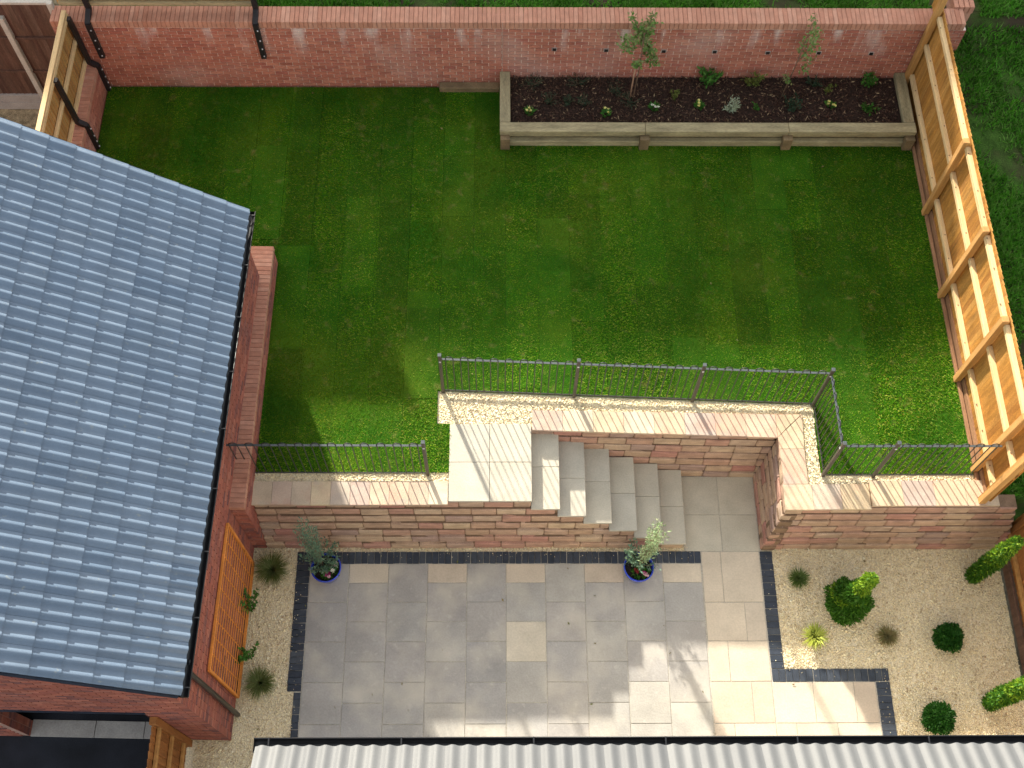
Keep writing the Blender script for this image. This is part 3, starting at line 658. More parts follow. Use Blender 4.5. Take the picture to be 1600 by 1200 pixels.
# right-hand end pier
brick_face(bw, (X1-3.0-0.0, 0.012), (0, 1), 0.33, 0.0, 1.50, m_brick_back, 0, proud=0.0130)
b = MB()
for i in range(4): b.cbox((X1-3.0-0.16+i*0.088, 0.50, 1.62), (0.078, 0.34, 0.15), 0.006)
b.bb((X1-3.0-0.2, 0.36, -0.5), (X1-3.0+0.14, 0.66, 1.545)); link('return_pier', b.mesh('return_pier', m_cope_brick), bw)
for (x, z) in ((3.88, 2.34), (4.76, 2.32), (5.74, 2.30), (6.61, 2.29), (7.52, 2.27), (8.39, 2.27), (9.29, 2.26)):
    v = MB(); v.bb((-0.045, -0.012, -0.036), (0.045, 0.0, 0.036)); 
    o = link('weep_vent', v.mesh('weep_vent', m_vent), bw, (x-3.0, -0.004, z-1.3))
    v = MB(); v.bb((-0.032, -0.018, -0.03), (0.032, -0.012, 0.03)); link('vent_hole', v.mesh('vent_hole', m_hole), o)
v = MB(); v.bb((-0.008, -0.010, 0), (0.008, 0.0, 1.66)); link('movement_joint', v.mesh('movement_joint', m_mortar_dk), bw, (0.0, -0.003, 0.0))

# ---- left side wall (low) with brick coping
sw = thing('brick_wall', 'low red brick wall under the timber fence at the left lawn edge', 'wall', (-3.95, 6.0, 1.3))
b = MB(); b.bb((-0.47, -2.4, -1.0), (-0.012, 2.29, 0.58)); link('wall_core', b.mesh('wall_core', m_mortar), sw)
brick_face(sw, (0.0, -2.4), (0, 1), 4.69, 0.0, 0.60, m_brick_back, 150, pick=lambda q: -q[0], proud=0.0130)
for i in range(62):
    piece('coping_brick', (0.335, 0.0715, 0.11), m_cope_brick, sw, (-0.16, -2.36+i*0.0755, 0.645+jit(0.002)), (0, jit(0.006), jit(0.006)), k=0.006, local=True)

# ---- brick wall beside the garage
gw = thing('brick_wall', 'brick stub wall with flat brick coping between the garage and the lawn', 'wall', (-0.70, 0.26, 0), R(-0.6))
b = MB(); b.bb((-0.36, 0.012, -0.1), (-0.012, 4.36, 1.83)); link('wall_core', b.mesh('wall_core', m_mortar_dk), gw)
brick_face(gw, (0.0, 0.0), (0, 1), 4.37, 0.0, 1.80, m_brick, 90, pick=lambda q: -q[1], proud=0.0130)
brick_face(gw, (-0.36, 0.0), (1, 0), 0.36, 0.0, 1.80, m_brick, 60, proud=0.0130)
for i in range(58):
    piece('coping_brick', (0.39, 0.0715, 0.10), m_cope_brick, gw, (-0.175, 0.022+i*0.0757, 1.85+jit(0.002)), (0, jit(0.005), jit(0.005)), k=0.005, local=True)

# ================================================================= GARAGE
TAN = math.tan(R(35)); CS = math.cos(R(35)); SN = math.sin(R(35))
ga = thing('garage', 'red brick garage with a blue grey pantile roof on the left', 'garage', (-0.97, -2.66, 0), R(-1.35))
LY = 6.74; RX = -3.3; EZ = 3.66          # length, ridge x, wall-plate height (local)
def roofz(x): return 3.70 + (0.12 - x)*TAN if x > RX else 3.70 + (0.12-RX)*TAN - (RX-x)*TAN
core = MB()
core.bb((-0.22, 0.22, -0.1), (-0.012, LY, EZ)); core.bb((-6.6, 0.22, -0.1), (-6.4, LY, EZ)); core.bb((-6.4, LY-0.22, -0.1), (-0.22, LY-0.001, EZ))
core.bb((-0.69, 0.012, -0.1), (-0.013, 0.221, EZ)); core.bb((-6.6, 0.012, -0.1), (-2.93, 0.2205, EZ)); core.bb((-2.93, 0.013, 2.1), (-0.69, 0.22, EZ))
for (y0, y1) in ((0.012, 0.22), (LY-0.22, LY-0.002)):
    z1 = roofz(RX)-0.12
    core.add([(-0.02, y0, EZ), (RX, y0, z1), (-6.58, y0, EZ), (-0.02, y1, EZ), (RX, y1, z1), (-6.58, y1, EZ)], [(0, 1, 2), (5, 4, 3), (0, 3, 4, 1), (1, 4, 5, 2), (2, 5, 3, 0)])
link('wall_core', core.mesh('wall_core', m_mortar_dk), ga)
def in_gable(s, z, a, c):
    x = -4.6 + s
    if z > roofz(x)-0.17 or z > roofz(-4.6+a)-0.15 or z > roofz(-4.6+c)-0.15: return False
    return not (z < 2.14 and -4.6+c > -2.93 and -4.6+a < -0.69)
brick_face(ga, (-4.6, 0.0), (1, 0), 4.6, 0.0, 6.0, m_brick, 180, inside=in_gable, pick=lambda q: abs(q[0]-3.6)*0.6+abs(q[1]-2.8))
brick_face(ga, (0.0, 0.0), (0, 1), LY, 0.0, EZ, m_brick, 110, pick=lambda q: q[0]-q[1]*0.3)
b = MB(); b.bb((-2.95, -0.012, 2.10), (-0.67, 0.2, 2.145)); link('lintel', b.mesh('lintel', m_verge), ga)
b = MB(); b.bb((-6.4, 0.22, -0.1), (-0.22, LY-0.22, 0.02)); link('garage_floor', b.mesh('garage_floor', m_asphalt), ga)
for (x0, x1) in ((-2.92, -2.0), (-1.99, -1.28), (-1.27, -0.70)):
    b = MB(); b.bb((x0, 0.0, -0.1), (x1, 0.235, 0.03)); link('threshold_slab', b.mesh('threshold_slab', m_concrete), ga)
# reveals of the opening in brick
for xr, sgn in ((-2.93, 1), (-0.69, -1)):
    b = MB()
    for r in range(28):
        for j in range(2):
            y0 = 0.0 + j*0.11 + (0.0 if r % 2 else 0.0); b.bb((xr, y0+0.003, 0.005+r*0.075), (xr+sgn*0.006, y0+0.105, 0.069+r*0.075))
    o = link('reveal_brick', b.mesh('reveal_brick', m_brick), ga); o['kind'] = 'stuff'
# roof deck
xe = 0.12; zr = roofz(RX)
b = MB()
for (ax, az, bx, bz) in ((xe, 3.66, RX, zr-0.04), (-6.8, 3.66, RX, zr-0.042)):
    b.add([(ax, -0.02, az), (ax, LY+0.04, az), (bx, LY+0.04, bz), (bx, -0.02, bz), (ax, -0.02, az-0.06), (ax, LY+0.04, az-0.06), (bx, LY+0.04, bz-0.06), (bx, -0.02, bz-0.06)],
          [(0, 1, 2, 3), (7, 6, 5, 4), (0, 3, 7, 4), (1, 5, 6, 2), (0, 4, 5, 1), (2, 6, 7, 3)])
roof = link('roof', b.mesh('roof_deck', m_deck), ga)
def tile_mesh(W, EXP, LEN, th=0.022, amp=0.034, sunny=True):
    """double pantile: local x = down slope (0 = upper edge), y = across, z = normal"""
    n = 16; prof = []
    for i in range(n+1):
        u = i/n*2.0; f = u - math.floor(u) if i < n else 1.0
        # long gentle side, then a steep roll
        if not sunny: f = 1.0 - f
        h = (0.5*math.cos(2*math.pi*(f**0.85 - 0.5)) + 0.5)**1.25
        prof.append((i/n*W, amp*h))
    vs = []; 
    for x in (0.0, LEN):
        vs += [(x, y, z + (th if x > 0 else 0.0)) for y, z in prof]
    m = n+1
    fs = [(i, m+i, m+i+1, i+1) for i in range(n)]
    mb = MB(); mb.add(vs, fs, True)
    lip = [(LEN, y, z+th) for y, z in prof] + [(LEN-0.004, y, z+th-0.010) for y, z in prof]
    mb.add(lip, [(i, m+i, m+i+1, i+1) for i in range(n)])
    for y, z in (prof[0], prof[-1]):
        mb.add([(0, y, z), (LEN, y, z+th), (LEN, y, z+th-0.009), (0, y, z-0.009)], [(0, 1, 2, 3)])
    return mb
TW, EXPO = 0.310, 0.35
tm = tile_mesh(TW-0.003, EXPO, 0.43).mesh('roof_tile', m_roof_tile)
# slope basis: down-slope (+x, -z)
def place_tiles(roofobj, eave_pt, down, across, nrm, ncol, nrow, mesh, start_col=0):
    Rm = Matrix((down, across, nrm)).transposed()
    q = Rm.to_euler()
    for r in range(nrow):
        for c in range(ncol):
            p = Vector(eave_pt) - down*(EXPO*r + 0.43) + across*(TW*c) + nrm*(0.006 + jit(0.0006))
            o = link('roof_tile', mesh, roofobj, p, (q.x, q.y, q.z))
dn = Vector((CS, 0, -SN)); nr = Vector((SN, 0, CS)); ac = Vector((0, 1, 0))
place_tiles(roof, (xe+0.06, -0.05, 3.70-0.02), dn, ac, nr, 22, 12, tm)
b = MB()
for k in range(15):
    b.tube([(RX, -0.05+k*0.455, zr-0.01), (RX, -0.05+(k+1)*0.455-0.01, zr+0.005)], 0.12, 10)
link('ridge_tiles', b.mesh('ridge_tiles', m_roof_tile), roof)
b = MB(); b.add([(RX, -0.05, zr+0.0), (RX, LY+0.05, zr), (-6.85, LY+0.05, 3.70), (-6.85, -0.05, 3.70)], [(0, 1, 2, 3)]); link('rear_slope', b.mesh('rear_slope', m_roof_tile), roof)
for y in (-0.055, LY+0.045):
    b = MB(); a0 = Vector((xe+0.02, y, 3.645)); a1 = Vector((RX, y, zr-0.045))
    mid = (a0+a1)/2; ln = (a1-a0).length; Rm = Matrix.Rotation(R(35), 3, 'Y')
    b.box(mid, (ln, 0.035, 0.06), Rm); link('verge_strip', b.mesh('verge_strip', m_verge), roof)
def gutter(name, parent, p0, p1, rad, out):
    """half round gutter with rim, open to the sky"""
    p0 = Vector(p0); p1 = Vector(p1); d = (p1-p0).normalized(); side = d.cross(Vector((0, 0, 1))); mb = MB(); n = 8
    for rr, flip in ((rad, False), (rad-0.006, True)):
        vs = []
        for p in (p0, p1):
            for i in range(n+1):
                a = math.pi*i/n; vs.append(p + side*(math.cos(a)*rr) - Vector((0, 0, 1))*(math.sin(a)*rr))
        m = n+1; fs = [(i, i+1, m+i+1, m+i) if flip else (i, m+i, m+i+1, i+1) for i in range(n)]
        mb.add(vs, fs, True)
    for sg in (-1, 1):
        mb.tube([p0 + side*(rad*sg), p1 + side*(rad*sg)], 0.008, 5)
    for p in (p0, p1):
        vs = [p] + [p + side*(math.cos(math.pi*i/n)*rad) - Vector((0, 0, 1))*(math.sin(math.pi*i/n)*rad) for i in range(n+1)]
        mb.add(vs, [(0, i, i+1) for i in range(1, n+1)])
    return link(name, mb.mesh(name, m_black), parent)
gt = gutter('gutter', ga, (xe+0.085, -0.06, 3.655), (xe+0.085, LY+0.02, 3.655), 0.065, 1)
for i in range(9):
    b = MB(); b.box((0, 0, 0), (0.135, 0.014, 0.010)); link('gutter_bracket', b.mesh('gutter_bracket', m_black), gt, (xe+0.085, 0.05+i*0.83, 3.665))
b = MB(); b.bb((0.09, -0.03, 3.53), (0.115, LY, 3.66)); b.bb((0.0, 0.0, 3.53), (0.09, LY, 3.55)); link('fascia', b.mesh('fascia', m_black), ga)
b = MB(); b.tube([(xe+0.085, 0.36, 3.60), (xe+0.085, 0.36, 3.52), (0.06, 0.36, 3.34), (0.06, 0.36, 3.28), (0.06, 0.36, 0.02)], 0.036, 8); link('downpipe', b.mesh('downpipe', m_black), ga)

# trellis on the garage wall
tr = thing('trellis', 'orange timber lattice trellis leaning upright against the garage wall', 'trellis', (-0.90, -1.03, 0.0), R(-1.0))
H0, H1, TL = 0.06, 1.95, 2.04
for yy in (-TL/2, TL/2): piece('frame_bar', (0.04, 0.04, H1-H0), m_trellis, tr, (0.0, yy, (H0+H1)/2), None, 0.004, True)
for zz in (H0, H1): piece('frame_bar', (0.04, TL, 0.04), m_trellis, tr, (0.002, 0, zz), None, 0.004, True)
for i in range(13): piece('slat', (0.011, TL-0.04, 0.014), m_trellis, tr, (0.012, 0, H0+0.115+i*0.138), None, None, True)
for i in range(8): piece('batten', (0.008, 0.016, H1-H0-0.04), m_trellis, tr, (-0.003, -TL/2+0.23+i*0.227, (H0+H1)/2), None, None, True)

# timber gate panel between garage and house
gp = thing('gate', 'brown timber gate panel beside the garage front corner', 'gate', (-1.58, -3.42, 0))
for i in range(15):
    piece('board', (0.02, 0.098, 1.8), m_board_lo, gp, (-0.02, -0.70+i*0.1, 0.96), (0, 0, R(6)), None, True)
for z in (0.35, 1.0, 1.66): piece('rail', (0.045, 1.5, 0.075), m_post_wood, gp, (0.02, 0, z), None, 0.004, True)
for yy in (-0.78, 0.72): piece('post', (0.10, 0.10, 1.95), m_board_lo, gp, (0.0, yy, 0.96), None, 0.006, True)

# ================================================================= HOUSE (its roof edge at the bottom of the picture)
ho = thing('house', 'house whose pale grey ribbed tile roof edge runs along the bottom of the picture', 'house', (6.0, -7.8, 0))
HX0, HX1 = 0.53, 11.83; HYE = -3.64; HZ = 5.60
b = MB(); b.bb((HX0+0.06-6, 0.0-3.5, -0.1), (HX1-0.06-6, 3.90, HZ-0.12)); link('walls', b.mesh('house_walls', m_bounce_render), ho)
zrd = HZ + 3.9*TAN
b = MB(); b.add([(HX0-6, HYE+7.8, HZ-0.04), (HX1-6, HYE+7.8, HZ-0.04), (HX1-6, 0.2, zrd-0.04), (HX0-6, 0.2, zrd-0.04), (HX1-6, -3.9, HZ-0.04), (HX0-6, -3.9, HZ-0.04)],
                 [(0, 1, 2, 3), (3, 2, 4, 5), (0, 3, 5), (1, 4, 2), (0, 5, 4, 1)]); hr = link('roof', b.mesh('house_roof_deck', m_deck), ho)
tmh = tile_mesh(TW-0.003+0.008, EXPO, 0.43, 0.020, 0.022, False).mesh('roof_tile', m_house_tile)
dn2 = Vector((0, CS, -SN)); nr2 = Vector((0, SN, CS)); ac2 = Vector((-1, 0, 0))
TWs = TW; TW = 0.3139
place_tiles(hr, (HX1-6, HYE+7.8+0.05, HZ-0.03), dn2, ac2, nr2, 36, 8, tmh)
TW = TWs
b = MB(); b.add([(HX0-6, -3.95, HZ), (HX1-6, -3.95, HZ), (HX1-6, 0.2, zrd), (HX0-6, 0.2, zrd), (HX1-6, 1.6, zrd-1.4*TAN+0.01), (HX0-6, 1.6, zrd-1.4*TAN+0.01)], [(0, 1, 2, 3), (3, 2, 4, 5)]); link('upper_slope', b.mesh('upper_slope', m_house_tile), hr)
hg = gutter('gutter', ho, (HX1-6, HYE+7.8+0.085, HZ-0.05), (HX0-6-0.03, HYE+7.8+0.085, HZ-0.05), 0.065, 1)
for i in range(9):
    b = MB(); b.box((0, 0, 0), (0.014, 0.135, 0.010)); link('gutter_bracket', b.mesh('gutter_bracket', m_black), hg, (HX0-6+0.12+i*1.32, HYE+7.8+0.085, HZ-0.04))
b = MB(); b.bb((HX0-6, HYE+7.8-0.02, HZ-0.22), (HX1-6, HYE+7.8+0.005, HZ-0.05)); link('fascia', b.mesh('fascia', m_black), ho)
for (x, z, wd, hh) in ((2.0, 0.05, 2.4, 2.1), (5.6, 1.0, 1.5, 1.1), (9.4, 1.0, 1.5, 1.1), (2.2, 3.4, 1.2, 1.2), (5.6, 3.4, 1.5, 1.2), (9.4, 3.4, 1.5, 1.2)):
    f = MB(); f.bb((-wd/2, 0, 0), (wd/2, 0.03, 0.07)); f.bb((-wd/2, 0, hh-0.07), (wd/2, 0.03, hh)); f.bb((-wd/2, 0, 0.07), (-wd/2+0.07, 0.03, hh-0.07)); f.bb((wd/2-0.07, 0, 0.07), (wd/2, 0.03, hh-0.07)); f.bb((-0.035, 0, 0.07), (0.035, 0.03, hh-0.07))
    fo = link('window', f.mesh('window', m_white), ho, (x-6, 3.90, z))
    g = MB(); g.bb((-wd/2+0.05, 0.003, 0.05), (wd/2-0.05, 0.012, hh-0.05)); link('pane', g.mesh('pane', m_glass), fo)

# ---- neighbouring house on the higher ground to the north (it shades the upper lawn)
nh = thing('house', 'brick house on higher ground behind the back wall casting its roof shadow on the lawn', 'house', (2.0, 22.0, 2.7))
RH = 10.62-2.7; EH = RH - 4.0*TAN
b = MB(); b.bb((-17, -3.8, -0.1), (17, 3.8, EH)); link('walls', b.mesh('walls', m_brick), nh)
b = MB(); b.add([(-17.2, -4.1, EH-0.05), (17.2, -4.1, EH-0.05), (17.2, 0, RH), (-17.2, 0, RH), (17.2, 4.1, EH-0.05), (-17.2, 4.1, EH-0.05)], [(0, 1, 2, 3), (3, 2, 4, 5), (0, 3, 5), (1, 4, 2), (0, 5, 4, 1)]); link('roof', b.mesh('roof', m_roof_tile), nh)
for x in (-12, -7, -2, 3, 8, 13):
    for z in (0.9, 3.3):
        f = MB(); f.bb((-0.7, -0.03, 0), (0.7, 0, 1.2)); fo = link('window', f.mesh('window', m_white), nh, (x, -3.8, z))
        g = MB(); g.bb((-0.62, -0.04, 0.08), (0.62, -0.03, 1.12)); link('pane', g.mesh('pane', m_glass), fo)

# ================================================================= TIMBER FENCES
fr = thing('timber_fence', 'golden closeboard timber fence along the right side of the lawn', 'fence', (10.1, 4.4, ZT))
def wl_(x, y, z): return (x-10.1, y-4.4, z-ZT)
posts_y = [8.22, 5.62, 4.02, 2.52, 1.02, 0.50]
for i, y in enumerate(posts_y):
    top = 3.34 if i else 3.64
    o = piece('post', (0.10, 0.10, 2.05 if i else 2.3), m_post_wood, fr, wl_(10.06, y, top-(1.025 if i else 1.15)), (0, 0, jit(0.01)), 0.006, True)
for (y0, y1) in zip(posts_y[1:], posts_y[:-1]):
    for z in (1.84, 2.58, 3.22):
        piece('rail', (0.07, round(y1-y0-0.10, 3), 0.08), m_rail_wood, fr, wl_(10.105+jit(0.004), (y0+y1)/2, z+jit(0.008)), None, 0.005, True)
y = 0.47; k = 0
while y < 8.25:
    piece('board', (0.018, 0.118, 1.80), m_board, fr, wl_(10.152+jit(0.003), y+0.05, 2.42+jit(0.006)), (jit(0.004), 0, R(7)), None, True); y += 0.101
for (y0, y1) in zip(posts_y[1:], posts_y[:-1]):
    piece('gravel_board', (0.03, round(y1-y0-0.104, 3), 0.17), m_gravel_board, fr, wl_(10.13, (y0+y1)/2, 1.45), None, 0.003, True)
    piece('kerb_board', (0.05, round(y1-y0-0.104, 3), 0.08), m_gravel_board, fr, wl_(10.075, (y0+y1)/2, 1.40), None, 0.004, True)

for k in range(4): piece('board', (0.018, 0.118, 0.32), m_board, fr, wl_(10.152, 8.30+k*0.101, 3.16), (0, 0, R(7)), None, True)
nl = MB()
for (y0, y1) in zip(posts_y[1:], posts_y[:-1]):
    for z in (1.84, 2.58, 3.22):
        yy = y0 + 0.25 + random.random()*0.2
        while yy < y1-0.1: nl.box(wl_(10.09+jit(0.02), yy, z+0.0405), (0.016, 0.02, 0.006)); yy += 0.4+random.random()*0.5
o = link('rail_knots', nl.mesh('rail_knots', m_bark), fr); o['kind'] = 'stuff'
fl = thing('timber_fence', 'brown timber fence beside the gravel planting bed at lower right', 'fence', (10.85, -1.8, 0))
y = 0.42; ys = []
while y > -4.4:
    piece('board', (0.018, 0.118, 1.62), m_board_lo, fl, (0.05+jit(0.003), y+1.8, 1.0+jit(0.006)), (0, 0, R(7)), None, True); y -= 0.101
for y in (0.36, -1.5, -3.4): piece('post', (0.10, 0.10, 1.9), m_board_lo, fl, (0.03+0.03, y+1.8, 0.92), None, 0.006, True)
for z in (0.42, 1.05, 1.68): piece('rail', (0.05, 4.7, 0.075), m_post_wood, fl, (0.012, -2.0+1.8, z), None, 0.004, True)
piece('gravel_board', (0.04, 4.7, 0.22), m_dark_board, fl, (0.0, -2.0+1.8, 0.11), None, 0.004, True)

# left side fence on the low brick wall, with cranked black steel posts
def steel_post(parent, pts):
    mb = MB()
    for a, c in zip(pts[:-1], pts[1:]):
        a = Vector(a); c = Vector(c); d = c-a
        mb.box((a+c)/2, (0.085, 0.065, d.length+0.02), d.to_track_quat('Z', 'Y').to_matrix())
    o = link('steel_post', mb.mesh('steel_post', m_black_steel), parent)
    hb = MB()
    for t in (0.08, 0.30, 0.55, 0.85): hb.box(Vector(pts[-1]).lerp(Vector(pts[-2]), t) + Vector(((0.046, 0, 0) if abs(pts[-2][0]-pts[1][0]) > 0.05 else (0.02, -0.034, 0))), (0.02, 0.02, 0.02))
    link('bolt', hb.mesh('bolt', m_bolt), o)
lf = thing('timber_fence', 'pale timber fence on black steel posts above the low left wall', 'fence', (-4.12, 6.0, 2.0))
y = -2.3
while y < 2.25:
    piece('board', (0.016, 0.118, 1.08), m_side_board, lf, (-0.02+jit(0.003), y, 0.60), (0, 0, R(7)), None, True); y += 0.101
for z in (0.12, 0.62, 1.10): piece('rail', (0.05, 4.6, 0.07), m_rail_wood, lf, (0.025, 0.0, z), None, 0.004, True)
piece('cap_rail', (0.08, 4.65, 0.03), m_rail_wood, lf, (-0.005, 0.0, 1.165), None, 0.004, True)
for y in (2.2, 0.93, -0.9):
    steel_post(lf, [(0.075, y, 1.12), (0.085, y, 0.10), (0.20, y, 0.0), (0.20, y, -0.60)])
bf = thing('timber_fence', 'timber fence on steel posts above the left end of the back brick wall', 'fence', (-2.7, 8.58, 3.0))
x = -1.55
while x < 1.62:
    piece('board', (0.118, 0.016, 1.5), m_side_board, bf, (x, 0.03+jit(0.003), 0.80), (0, 0, R(7)), None, True); x += 0.101
for z in (0.10, 0.8, 1.45): piece('rail', (3.2, 0.05, 0.07), m_sleeper, bf, (0.03, -0.02, z), None, 0.004, True)
for x in (1.64, -1.1):
    steel_post(bf, [(x, -0.06, 1.5), (x, -0.06, 0.02), (x, -0.32, -0.06), (x, -0.32, -0.84)])

nf = thing('timber_fence', 'dark brown panel fence with pale concrete posts at far upper left', 'fence', (-5.6, 8.62, 0.36))
x = -3.4
while x < 1.15:
    piece('board', (0.088, 0.018, 2.25), m_dark_board, nf, (x, 0.02+jit(0.003), 1.53), (0, 0, R(8)), None, True); x += 0.074
for z in (1.02, 1.86): piece('rail', (4.6, 0.03, 0.05), m_dark_board, nf, (-1.15, -0.01, z), None, None, True)
piece('cap_rail', (4.6, 0.08, 0.05), m_pale_post, nf, (-1.15, 0.01, 2.68), None, 0.004, True)
for x in (1.16, 0.24, -1.6, -3.4): piece('concrete_post', (0.09, 0.09, 2.75 if x != 0.24 else 2.4), m_pale_post, nf, (x, -0.035, 1.35 if x != 0.24 else 1.18), None, 0.006, True)
for i in range(2): piece('gravel_board', (4.6, 0.05, 0.19), m_concrete, nf, (-1.15, 0.0, 0.10+i*0.2), None, 0.004, True)

# ================================================================= BOW-TOP RAILINGS
def hoop_mesh(wd, h0, h1, tag_):
    key = ('hoop', round(wd, 3), round(h0, 3), round(h1, 3))
    if key not in _cache:
        pts = [(-wd/2, 0, h0)] + [(-wd/2*math.cos(a), 0, h1 - wd/2 + wd/2*math.sin(a)) for a in np.linspace(0, math.pi, 7)] + [(wd/2, 0, h0)]
        _cache[key] = MB().tube(pts, 0.0085, 5).mesh('hoop_bar', m_bar)
    return _cache[key]
RH_ = 1.12
def railing(label, P0, P1, posts, z0=1.37, lift=0.0, low=None, skip=None):
    P0 = Vector((*P0, z0)); P1 = Vector((*P1, z0)); d = P1-P0; L = d.length; u = d/L; ang = math.atan2(u.y, u.x)
    t = thing('bow_top_railing', label, 'railing', tuple(P0), ang)
    for s in posts:
        o = piece('post', (0.05, 0.05, 1.24+lift), m_rail_post, t, (s, 0, 0.62+lift/2), (0, 0, 0), 0.006, True)
        bb_ = MB(); bb_.box((0, 0, 0), (0.03, 0.06, 0.03)); link('bolt', bb_.mesh('bolt', m_bolt), o, (0.0, 0, 0.45+lift/2))
        c = MB(); c.cbox((0, 0, 0), (0.056, 0.056, 0.014), 0.004); link('cap', c.mesh('cap', m_rail), o, (0, 0, 0.62+lift/2+0.006))
    cuts = sorted(set([0.0] + list(posts) + [L]))
    for a, c in zip(cuts[:-1], cuts[1:]):
        if c-a < 0.1: continue
        a_ = a + 0.026; c_ = c - 0.026
        piece('top_rail', (round(c_-a_, 3), 0.030, 0.010), m_rail, t, ((a_+c_)/2, 0, RH_+lift), None, None, True)
        lo = a_ if low is None else max(a_, low)
        piece('bottom_rail', (round(c_-lo, 3), 0.012, 0.03), m_bar, t, ((lo+c_)/2, 0, 0.075), None, None, True)
        n = max(1, round((c_-a_)/0.222)); st_ = (c_-a_)/n
        for i in range(n):
            s = a_ + (i+0.5)*st_
            h0 = 0.07
            if low is not None and s < low: h0 = 0.60
            link('hoop_bar', hoop_mesh(st_*0.5, h0, RH_+lift+0.075, ''), t, (s, 0, 0))
    return t
railing('black bow top railing from the garage wall to the landing', (-0.93, 0.965), (1.88, 0.955), [2.81], low=0.25)
Lr = math.hypot(7.77-2.08, 2.32-2.08)
railing('long black bow top railing across the lawn edge behind the steps', (2.08, 2.32), (7.77, 2.085), [0.0, 2.02, 3.84, Lr])
railing('short black bow top railing running from the corner post towards the camera', (7.77, 2.06), (7.785, 0.935), [1.125])
railing('black bow top railing from the alcove corner to the timber fence', (7.79, 0.915), (10.04, 0.915), [0.74], lift=0.06)

# ================================================================= RAISED PLANTER
pl = thing('raised_planter', 'long raised planter bed of pale timber sleepers against the back wall', 'planter', (6.5, 7.1, ZT))
def pw(x, y, z): return (x-6.5, y-7.1, z-ZT)
for (x0, x1) in ((2.955, 5.42), (5.425, 7.86), (7.865, 10.03)):
    piece('top_sleeper', (round(x1-x0, 3), 0.20, 0.10), m_sleeper, pl, pw((x0+x1)/2, 7.10+jit(0.003), 1.73), None, 0.008, True)
    piece('front_sleeper', (round(x1-x0-0.1, 3), 0.10, 0.15), m_sleeper, pl, pw((x0+x1)/2, 7.135, 1.60), None, 0.008, True)
    piece('front_sleeper', (round(x1-x0-0.1, 3), 0.10, 0.14), m_sleeper, pl, pw((x0+x1)/2, 7.045, 1.445), None, 0.008, True)
for x in (2.975+0.07, 5.42, 7.86, 9.95): piece('post', (0.16, 0.13, 0.34), m_sleeper_dk, pl, pw(x, 6.975, 1.50), None, 0.006, True)
for x in (3.045, 9.93):
    piece('side_sleeper', (0.18, 1.09, 0.10), m_sleeper_y, pl, pw(x, 7.75, 1.732), None, 0.008, True)
    piece('side_sleeper', (0.12, 1.09, 0.30), m_sleeper_y, pl, pw(x, 7.75, 1.52), None, 0.008, True)
b = MB(); b.bb((3.10-6.5, 7.18-7.1, 0), (9.86-6.5, 8.29-7.1, 0.235)); link('mulch_bed', b.mesh('mulch_bed', m_mulch), pl)
n = 9000; Pm = np.stack([rng.uniform(3.14, 9.83, n), rng.uniform(7.21, 8.28, n), 1.635+rng.uniform(0.0, 0.03, n)], 1)
Nm = np.stack([rng.normal(size=n), rng.normal(size=n), rng.normal(0, 0.35, n)], 1)
o = link('bark_chips', leaf_mesh('bark_chips', Pm, Nm, 0.07, 0.011, m_chip, 0.5)); tag(o, 'dark bark chip mulch filling the raised planter', 'mulch', kind='stuff')
o = link('low_sleeper', MB().cbox((0, 0, 0), (1.05, 0.14, 0.13), 0.01).mesh('low_sleeper', m_sleeper_dk), None, (2.42, 8.225, 1.44)); tag(o, 'weathered low sleeper lying at the wall foot left of the planter', 'sleeper')

# ================================================================= PLANTS
def sph(n):
    v = rng.normal(size=(n, 3)); return v/np.linalg.norm(v, axis=1)[:, None]
def tuft(label, loc, n, h, spread, mat, wd=0.006, cat='grass plant', group=None, name='ornamental_grass'):
    a = rng.uniform(0, 2*math.pi, n); r = spread*np.sqrt(rng.uniform(0.05, 1, n)); hh = h*rng.uniform(0.6, 1.1, n)
    base = np.stack([np.cos(a)*r*0.15, np.sin(a)*r*0.15, np.zeros(n)], 1)
    d = np.stack([np.cos(a), np.sin(a), np.zeros(n)], 1); s = np.stack([-np.sin(a), np.cos(a), np.zeros(n)], 1)*wd
    m1 = base + d*(r*0.45)[:, None] + np.array([0, 0, 1.0])*(hh*0.85)[:, None]
    tp = base + d*(r*1.05)[:, None] + np.array([0, 0, 1.0])*(hh*rng.uniform(0.45, 1.0, n))[:, None]
    V = np.stack([base-s, base+s, m1-s*0.8, m1+s*0.8, tp], 1).reshape(-1, 3); k = (np.arange(n)*5)[:, None]
    F = np.concatenate([k+[0, 1, 3], k+[0, 3, 2], k+[2, 3, 4]])
    o = link(name, np_mesh(name, V, F, mat), None, loc); return tag(o, label, cat, group)
